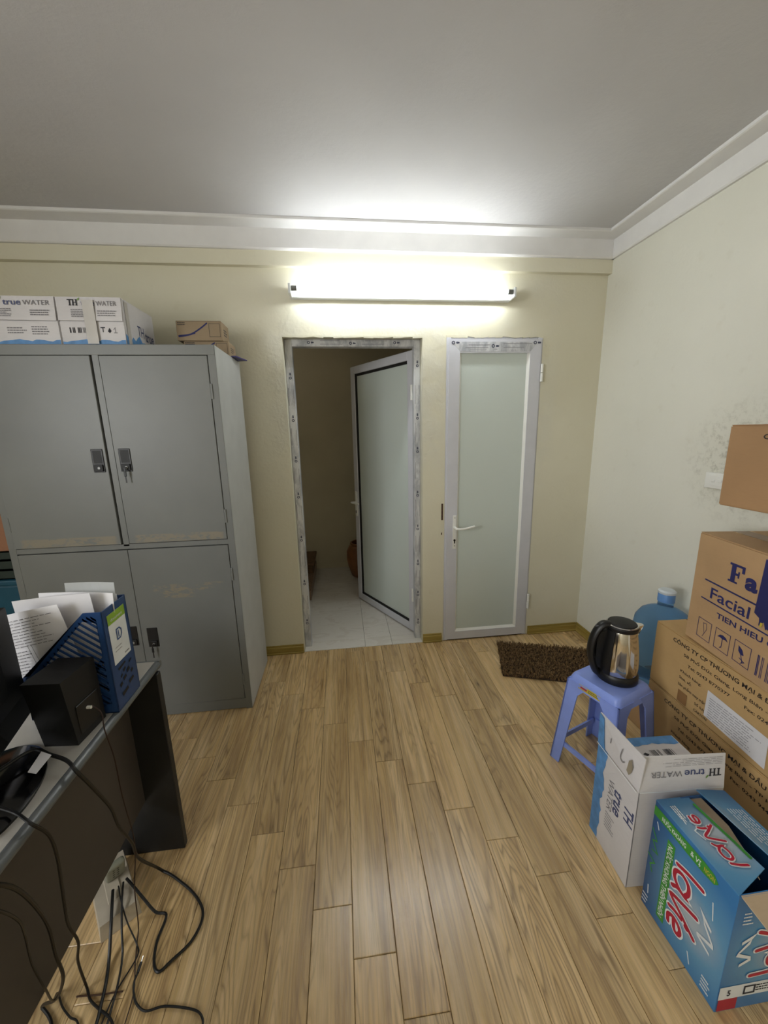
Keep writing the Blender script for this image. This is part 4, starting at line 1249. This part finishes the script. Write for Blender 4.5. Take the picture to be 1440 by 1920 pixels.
# ------------------------------------------------------------------ water jug on a carton behind the stool
ub = thing('cardboard_box', 'plain cardboard box under the blue water jug', 'box', (1.59, 1.61, 0))
MB().box(1.46, 1.727, 1.475, 1.75, .001, .215, .003).build('body', M['card'], ub, world=True)
MB().box(1.46, 1.727, 1.60, 1.65, .215, .2156).build('tape', M['brown_tape'], ub, world=True)
def jug_mat():
    t = NT('blue_polycarbonate')
    t.col(lin((146, 194, 240)))
    t.set(Roughness=.05, Transmission_Weight=.85, IOR=1.1)
    return t.m
M['jug'] = jug_mat()
jg = thing('water_jug', 'translucent blue water cooler jug in the corner behind the kettle', 'jug', (1.592, 1.608, .2165))
MB().lathe([(0, .004), (.10, 0), (.122, .012), (.128, .04), (.128, .1), (.122, .112), (.128, .124), (.128, .2), (.122, .212), (.128, .224), (.128, .3), (.122, .345), (.100, .382), (.07, .402), (.045, .412), (.034, .42), (.033, .462)], n=40).build('body', M['jug'], jg, smooth=True)
MB().lathe([(.033, .445), (.037, .446), (.037, .495), (.034, .503), (.02, .506), (0, .506)], n=28).build('cap', plain('pale_blue_cap', (100, 146, 204), .35), jg, smooth=True)
MB().lathe([(.037, .488), (.0385, .49), (.0385, .5), (.03, .507), (.0, .5075)], n=28).build('seal', plain('white_seal', (208, 216, 222), .35), jg, smooth=True)

# ------------------------------------------------------------------ brown cartons on the right
def carton(name, label, far, ang, length, depth, z0, z1, mat, group=None, cat='box'):
    """far = far left bottom corner; the printed face runs from there towards the camera"""
    e = Vector((math.sin(ang) * -1, -math.cos(ang), 0))     # along the face
    dpt = Vector((math.cos(ang), -math.sin(ang), 0))        # into the stack
    o = thing(name, label, cat, (far[0], far[1], z0), 0, group)
    P = lambda a, b, z: Vector((far[0], far[1], z)) + e * a + dpt * b
    mb = MB()
    mb.hexa([P(0, 0, z0), P(length, 0, z0), P(length, depth, z0), P(0, depth, z0)], [P(0, 0, z1), P(length, 0, z1), P(length, depth, z1), P(0, depth, z1)])
    bmesh.ops.bevel(mb.bm, geom=list(mb.bm.edges), offset=.004, segments=2, affect='EDGES')
    body = mb.build('body', mat, o, world=True, smooth=True)
    # top flaps: two leaves meeting over the middle, taped
    for a, b in ((.002, depth / 2 - .001), (depth / 2 + .001, depth - .002)):
        fl = MB().slab([P(.003, a, z1 - .0005), P(length - .003, a, z1 - .0005), P(length - .003, b, z1 - .0005), P(.003, b, z1 - .0005)], (0, 0, .002))
        fl.build('flap', mat, o, world=True)
    MB().slab([P(.004, depth / 2 - .03, z1 + .0016), P(length - .004, depth / 2 - .03, z1 + .0016), P(length - .004, depth / 2 + .03, z1 + .0016), P(.004, depth / 2 + .03, z1 + .0016)], (0, 0, .0004)).build('tape', M['brown_tape'], o, world=True)
    return o, Face(P(0, 0, 0), e, (0, 0, 1), o, .0009)
CA = math.atan2(.03, .515)
SEAM, TOP = .370, .664
def company(f, dz, sticker):
    f.text('CÔNG TY CP THƯƠNG MẠI & ĐẦU TƯ ĐẠI VIỆT', .10, .622 - dz, .017, M['black_ink'], width=.60, bold=.02)
    f.text('58 Phố Đức Giang, Long Biên - TP Hà Nội', .16, .586 - dz, .013, M['black_ink'], width=.46, bold=.01)
    f.text('Tel: 0243 8770377        Fax: 0243 9445993', .185, .550 - dz, .013, M['black_ink'], width=.42, bold=.01)
    f.text('Khách hàng:', .156, .512 - dz, .012, M['black_ink'], width=.10, bold=.01)
    f.text('Size, số:', .155, .482 - dz, .012, M['black_ink'], width=.06, bold=.01)
    f.text('Sản phẩm: may mặc', .154, .450 - dz, .012, M['black_ink'], width=.13, bold=.01)
    f.text('Số lượng:', .24, .420 - dz, .011, M['black_ink'], width=.07, bold=.01)
    f.text('CARTON', .24, .392 - dz, .011, M['black_ink'], width=.06, bold=.01)
c_lo, f_lo = carton('printed_carton', 'tan printed carton at the bottom of the stack', (1.39, 1.435), CA, .66, .325, .001, SEAM - .001, M['card_b'], 'printed cartons in the right stack')
company(f_lo, .297, False)
c_up, f_up = carton('printed_carton', 'tan printed carton with a white sticker, second from the floor', (1.39, 1.435), CA, .66, .325, SEAM + .002, TOP - .002, M['card_b'], 'printed cartons in the right stack')
company(f_up, 0, True)
f_up.poly([[(.287, .521), (.515, .507), (.520, .394), (.286, .409)]], M['paper2'], 'sticker', 2, 'white shipping sticker')
f_up.fineprint(.30, .50, .41, .50, 9, M['ink'], 12, .22, k=3)
f_up.rect(.160, .205, .380, .432, M['brown_tape'], 'tape', 2)
FAA = math.atan2(.06, .37)
fa, ff = carton('tissue_carton', 'brown facial tissue carton with navy lettering, askew on the printed cartons', (1.40, 1.305), FAA, .50, .30, TOP + .003, 1.112, M['card_a'])
# slab serif F
def slabF(x, z, w, h):
    st_ = w * .34
    b = lambda a, c, d, e: [(x + a * w, z + d * h), (x + c * w, z + d * h), (x + c * w, z + e * h), (x + a * w, z + e * h)]
    return [b(.0, .62, 0, .1), b(.14, .44, 0, 1), b(0, 1, .88, 1), b(.82, 1, .64, .9), b(.4, .70, .42, .54), b(.60, .70, .32, .66)]
ff.poly(slabF(.157, .972, .062, .070), M['navy'], 'lettering')
ff.text('a', .226, .972, .060, M['navy'], width=.048, bold=.045)
ff.strokes([[(.062, .938), (.50, .929)]], .006, M['navy'], 'print_line')
ff.strokes([[(.057, .862), (.50, .850)]], .005, M['navy'], 'print_line')
ff.text('Facial', .094, .876, .044, M['navy'], width=.168, bold=.012, rot=-.02)
ff.text('Tissue', .282, .872, .044, M['navy'], width=.18, bold=.012, rot=-.02)
ff.text('TIEN HIEU CO.', .137, .815, .021, M['navy'], width=.27, bold=.02, rot=.02)
for a in (.060, .145, .229):
    ff.strokes([[(a, .702), (a + .064, .700), (a + .064, .778), (a, .779), (a, .702)]], .0022, M['navy'], 'care_box')
ff.strokes([[(.085, .765), (.1, .768), (.104, .745), (.095, .725), (.085, .765)], [(.095, .725), (.088, .71)]], .0018, M['navy'], 'care_mark')
ff.poly([[(.155, .748), (.165, .760), (.178, .764), (.192, .760), (.202, .748), (.19, .751), (.178, .748), (.166, .751)]], M['navy'], 'care_mark')
ff.strokes([[(.178, .748), (.178, .716), (.172, .712)]], .003, M['navy'], 'care_mark')
ff.poly([[(.245, .766), (.262, .755), (.270, .738), (.258, .735), (.247, .745)]], M['navy'], 'care_mark')
ff.strokes([[(.258, .737), (.268, .712), (.262, .705), (.275, .715), (.255, .722)]], .003, M['navy'], 'care_mark')
ff.barcode(.318, .42, .70, .775, M['navy'], 20)
ff.poly([[(.284, 1.096), (.44, 1.092), (.44, .88), (.335, .884), (.325, .866), (.316, .89), (.303, .868), (.298, .896), (.278, .906), (.281, 1.0)]], M['navy'], 'blue_panel', 2)
ff.poly([[(.304, .868), (.312, .870), (.314, .886), (.306, .884)]], M['yellow'], 'yellow_print', 3)
sb, fs_ = carton('flat_carton', 'flat brown carton carrying the eye-level box', (1.385, 1.005), math.radians(4), .30, .30, 1.117, 1.231, M['card'])
ubx, fu = carton('plain_carton', 'plain brown carton jutting out at eye level on the right', (1.38, 1.236), 0, .50, .31, 1.236, 1.522, M['card_c'])
fu.text('CÔNG TY CP', .115, 1.476, .017, M['black_ink'], width=.2, bold=.02)

# ------------------------------------------------------------------ open white water box on the floor
def open_box(name, label, o3, ang, w, d, h, mat, inner, th=.004):
    """local: x = width to the right, y = depth away, origin near left bottom corner"""
    t = thing(name, label, 'box', o3, ang)
    mb = MB()
    mb.box(0, w, 0, th, .001, h).box(0, w, d - th, d, .001, h).box(0, th, th, d - th, .001, h).box(w - th, w, th, d - th, .001, h).box(th, w - th, th, d - th, .001, .005)
    b = mb.build('body', mat, t)
    return t, b
th, thb = open_box('water_carton', 'open white water carton on the floor with flaps up', (.890, .899, 0), math.radians(-3), .285, .206, .388, M['white_card'], None)
W_, D_, H_ = .285, .206, .388
mw = wmat(th)
Wv = lambda x, y, z: mw @ Vector((x, y, z))
Rv = lambda x, y, z: mw.to_3x3() @ Vector((x, y, z))
# flaps
fl_l = MB().hexa([(0, 0, H_), (0, D_, H_), (.003, D_, H_), (.003, 0, H_)], [(.010, .002, H_ + .122), (-.004, D_, H_ + .125), (-.001, D_, H_ + .125), (.013, .002, H_ + .122)]).build('flap', M['white_card'], th)
fl_f = MB().hexa([(0.004, 0, H_), (W_, 0, H_), (W_, .003, H_), (0.004, .003, H_)], [(.018, .016, H_ + .118), (W_ - .004, .010, H_ + .116), (W_ - .004, .013, H_ + .116), (.018, .019, H_ + .118)]).build('flap', M['white_card'], th)
fl_b = MB().hexa([(.006, D_ - .104, H_ + .004), (W_ - .004, D_ - .104, H_ + .004), (W_ - .004, D_, H_ + .001), (.006, D_, H_ + .001)], [(.006, D_ - .104, H_ + .007), (W_ - .004, D_ - .104, H_ + .007), (W_ - .004, D_, H_ + .004), (.006, D_, H_ + .004)]).build('flap', M['white_card'], th)
# printing: back flap (lies flat): blue far edge and barcode
f = Face(Wv(.006, D_ - .104, H_ + .007), Rv(1, 0, 0), Rv(0, 1, -.03), th, .0008)
f.poly([[(0, .104), (.272, .104)][::-1] + wave_edge(0, .272, .068, .005, 14, 6)], M['water_blue'], 'wave_print')
f.barcode(.14, .23, .018, .045, M['ink_dark'], 20)
f.poly([[(.108, .03), (.118, .02), (.13, .028), (.12, .036)]], M['ink_dark'], 'care_mark')
f.strokes([[(.085, .02), (.09, .036), (.097, .022)]], .004, M['ink_dark'], 'care_mark')
# front flap: upside down wordmark
n_ = Rv(0, .011, .118).normalized()
f = Face(Wv(W_ - .01, .010, H_ + .085) - mw.to_3x3() @ Vector((0, .004, 0)), Rv(-1, 0, 0), -n_, th, -.001)
f.O = Wv(W_ - .012, .0085 - .002, H_ + .088)
# u to the left and v down: normal still faces the camera side
f = Face(Wv(W_ - .014, .0062, H_ + .072), Rv(-1, 0, 0), -n_, th, .0012)
th_logo(f, .0, .0 + .004, .026, .235)
f.fineprint(.0, .20, -.038, -.010, 5, M['ink'], 21, .18)
# left face: rotated wordmark, blue band along the far edge
f = Face(Wv(0, D_, 0), Rv(0, -1, 0), Rv(0, 0, 1), th, .0008)
we = wave_edge(.004, H_, .048, .006, 20, 3)
f.poly([[(0, .002), (0, H_)] + [(b, a) for a, b in we][::-1]], M['water_blue'], 'wave_print')
f.text('T', .160, .295, .042, M['logo_blue'], width=.03, bold=.02, rot=-math.pi / 2); f.text('H', .160, .262, .042, M['logo_blue'], width=.03, bold=.02, rot=-math.pi / 2)
f.text('true', .108, .300, .045, M['logo_blue'], width=.10, bold=.02, rot=-math.pi / 2)
f.text('WATER', .076, .31, .028, M['ink'], width=.13, rot=-math.pi / 2)
f.fineprint(.075, .13, .10, .17, 6, M['ink'], 44, .3)
g = Face(Wv(0, D_, H_), Rv(0, -1, 0), Rv(-.03, 0, 1), th, .0035)
g.poly([[(0, .0), (0, .124), (.026, .12), (.03, .08), (.034, .04), (.04, .0)]], M['water_blue'], 'wave_print')
g.strokes([[(.125, .085), (.118, .05), (.128, .04), (.138, .048)]], .004, M['ink'], 'handle_cut', smooth=4)
g.strokes([[(.068, .075), (.066, .055)]], .003, M['ink'], 'handle_cut')
g.poly([[(.150, .03), (.162, .022), (.172, .04), (.176, .065), (.168, .085), (.158, .075), (.154, .05)]], plain('brown_tear', (148, 138, 118), .8), 'torn_patch')
g.strokes([[(.002, .001), (D_ - .002, .001)]], .0035, M['white_ink'], 'fold_line', 2)
Face(Wv(0, 0, H_), Rv(1, 0, 0), Rv(0, 0, 1), th, .0012).strokes([[(.004, .0), (.08, -.002), (.16, .001), (W_ - .003, -.001)]], .004, M['white_ink'], 'fold_line')
MB().box(.0005, .0035, -.0006, .0004, .002, H_).build('corner_crease', M['ink'], th)

# ------------------------------------------------------------------ blue spring water box
def lavie_mat(name, ax, dark_far):
    t = NT(name)
    o = t.obj()
    sep = t.n('SeparateXYZ'); t.l(o, sep.inputs[0])
    d = t.n('VectorMath', operation='DISTANCE'); t.l(o, d.inputs[0]); d.inputs[1].default_value = ax
    glow = t.ramp(d.outputs[1], [(.02, lin((176, 186, 194))), (.10, lin((96, 152, 190))), (.2, lin((48, 116, 176)))])
    # printed gradient of the artwork: deep blue towards the far edge
    mr = t.n('MapRange', i_From_Min=.15, i_From_Max=.27); t.l(sep.outputs[1], mr.inputs[0])
    base = t.mix(t.math('MULTIPLY', mr.outputs[0], dark_far), glow, lin((22, 46, 96)))
    base = t.mix(t.math('MULTIPLY', t.noise(o, 22, 5), .18), base, lin((40, 120, 160)))
    t.col(base); t.set(Roughness=.3)
    return t.m
M['lavie'] = lavie_mat('blue_artwork', (0, .10, .17), .95)
M['lavie_front'] = lavie_mat('teal_artwork', (.17, 0, .2), .2)
M['lavie_top'] = lavie_mat('pale_blue_artwork', (.09, .13, .40), .55)
LWd, LDp, LH = .232, .250, .398
lv, lvb = open_box('spring_water_box', 'blue printed spring water box, nearest on the floor', (.917, .612, 0), 0, LWd, LDp, LH, M['lavie'], None)
lvb.data.materials.append(M['lavie_front'])
mw = wmat(lv)
Wv = lambda x, y, z: mw @ Vector((x, y, z))
MB().box(.0, LWd, -.0012, .0, .001, LH).build('front_sheet', M['lavie_front'], lv)
# top flaps, almost flat, gap between them open to the dark inside
MB().hexa([(0, 0, LH), (0, LDp, LH), (.106, LDp, LH - .004), (.125, .045, LH - .002)], [(0, 0, LH + .003), (0, LDp, LH + .003), (.106, LDp, LH - .001), (.125, .045, LH + .001)]).build('flap', M['lavie_top'], lv)
MB().slab([(.095, .03, LH - .010), (.112, LDp, LH - .010), (.150, LDp, LH - .012), (.150, .16, LH - .012), (.13, .10, LH - .012)], (0, 0, .003)).build('inner_flap', M['card_in'], lv)
MB().hexa([(LWd, 0, LH), (LWd, LDp, LH), (.133, LDp, LH + .018), (.145, .03, LH + .026)], [(LWd, 0, LH + .003), (LWd, LDp, LH + .003), (.133, LDp, LH + .021), (.145, .03, LH + .029)]).build('flap', M['lavie_top'], lv)
MB().hexa([(.006, -.002, LH - .002), (LWd, -.002, LH - .002), (LWd, .001, LH + .001), (.006, .001, LH + .001)], [(.022, -.052, LH - .030), (LWd, -.052, LH - .030), (LWd, -.050, LH - .027), (.022, -.050, LH - .027)]).build('front_flap', M['card_in'], lv)
# left face artwork
f = Face(Wv(0, LDp, 0), (0, -1, 0), (0, 0, 1), lv, .0007)
F2 = lambda y, z: (.612 + LDp - y, z)            # world (y,z) on the face to face coordinates
f.poly([[F2(.862, .382), F2(.70, .384), F2(.67, .380), F2(.658, .366), F2(.668, .352), F2(.70, .348), F2(.862, .350)]], M['green'], 'green_band')
f.text('NƯỚC KHOÁNG', .03, .358, .015, M['white_ink'], width=.08, bold=.01, k=2)
f.text('& VỊ', .125, .358, .016, M['white_ink'], width=.03, bold=.01, k=2)
f.text('NGON', .165, .358, .015, M['yellow'], width=.03, bold=.01, k=2)
f.poly([[F2(.806, .322), F2(.780, .322), F2(.780, .03), F2(.806, .03)]], M['green'], 'green_band')
f.text('NƯỚC KHOÁNG THIÊN NHIÊN', *F2(.801, .312), .015, M['white_ink'], width=.27, bold=.01, rot=-math.pi / 2, k=2)
def lavie_word(f, T, w, k=2):
    """hand-brushed wordmark; T maps (along, up) to face coordinates"""
    L = [[(0.0, 1.0), (.02, .5), (.06, .08)],
         [(.34, .52), (.26, .60), (.16, .54), (.12, .30), (.17, .06), (.28, .06), (.36, .30), (.37, .54), (.37, .2), (.42, .02)],
         [(.44, .98), (.49, .5), (.56, .02), (.66, .5), (.76, 1.0)],
         [(.715, .50), (.72, .25), (.745, .03)],
         [(.84, .26), (.97, .34), (.985, .48), (.92, .56), (.85, .46), (.83, .24), (.88, .06), (.98, .08)]]
    dots = [[(.735, .70), (.742, .74)]]
    S_ = [[T(a, b) for a, b in ln] for ln in L + dots]
    f.strokes(S_, w * 1.75, M['white_ink'], 'wordmark_outline', k, 5)
    f.strokes(S_, w, M['red'], 'wordmark', k + 1, 5)
f_T = lambda a, u: F2(.772 - .082 * u, .298 - .232 * a)
lavie_word(f, f_T, .0115)
f.poly([[F2(.690, .245), F2(.652, .218), F2(.652, .209), F2(.676, .222)], [F2(.676, .224), F2(.642, .182), F2(.640, .170), F2(.672, .208)], [F2(.645, .180), F2(.685, .162), F2(.686, .154), F2(.640, .170)], [F2(.686, .160), F2(.648, .146), F2(.646, .138), F2(.684, .150)]], M['white_ink'], 'mountain_mark', 2)
f.strokes([[F2(.858, .30), F2(.838, .27), F2(.852, .26), F2(.830, .23), F2(.85, .225)]], .004, M['green'], 'grass_mark', 1)
f.strokes([[F2(.861, .2), F2(.835, .19), F2(.85, .17), F2(.84, .15)]], .004, M['green'], 'grass_mark', 1)
f.strokes([[F2(.846, .335), F2(.838, .315)], [F2(.845, .09), F2(.842, .06)], [F2(.70, .06), F2(.69, .03)], [F2(.662, .3), F2(.655, .25)]], .003, M['white_ink'], 'print_dash', 1)
f.fineprint(*F2(.860, 0)[:1], F2(.838, 0)[0], .01, .05, 3, M['white_ink'], 4, .4)
f.fineprint(F2(.655, 0)[0], F2(.63, 0)[0], .015, .06, 4, M['white_ink'], 5, .5)
# top flap small wordmark
g = Face(Wv(.0, LDp, LH + .0035), (0, -1, 0), (1, 0, -.03), lv, .0012)
lavie_word(g, lambda a, u: (.195 - .135 * a, .088 - .045 * (1 - u) - .0 * a), .006, 3)
g.strokes([[(.03, .099), (.14, .112), (.178, .114)]], .009, M['green'], 'green_band', 2)
g.fineprint(.025, .075, .02, .04, 3, M['white_ink'], 5, .5)
g.strokes([[(.04, .03), (.08, .022)], [(.06, .055), (.075, .04), (.09, .05), (.1, .03), (.125, .038)]], .003, M['white_ink'], 'mountain_mark', 2)
h = Face(Wv(.145, .2, LH + .026), (0, -1, 0), (1, 0, -.24), lv, .0045)
h.fineprint(.02, .16, .01, .07, 6, M['white_ink'], 6, .3)
# front face
fr_ = Face(Wv(0, -.0012, 0), (1, 0, 0), (0, 0, 1), lv, .0008)
fr_.rect(0.002, LWd - .002, .045, .09, M['white_ink'], 'pale_band', 1)
fr_.rect(.004, .06, .004, .045, M['red'], 'red_label', 1)
fr_.text('5', .025, .058, .02, M['ink_dark'], width=.01, bold=.02, k=2)
fr_.strokes([[(.075, .055), (.105, .055), (.105, .08), (.075, .08), (.075, .055)]], .005, M['ink_dark'], 'care_mark', 2)
fr_.fineprint(.11, .18, .055, .082, 3, M['ink_dark'], 8, .5)
lavie_word(fr_, lambda a, u: (.185 - .105 * u, .12 + .2 * a), .011)
fr_.poly([[(.075, .27), (.035, .245), (.036, .235), (.062, .25)], [(.062, .252), (.03, .21), (.026, .197), (.06, .235)], [(.03, .208), (.07, .19), (.07, .18), (.026, .197)], [(.07, .186), (.04, .168), (.04, .158), (.072, .176)]], M['white_ink'], 'mountain_mark', 2)
fr_.fineprint(.025, .055, .3, .345, 4, M['white_ink'], 2, .4)
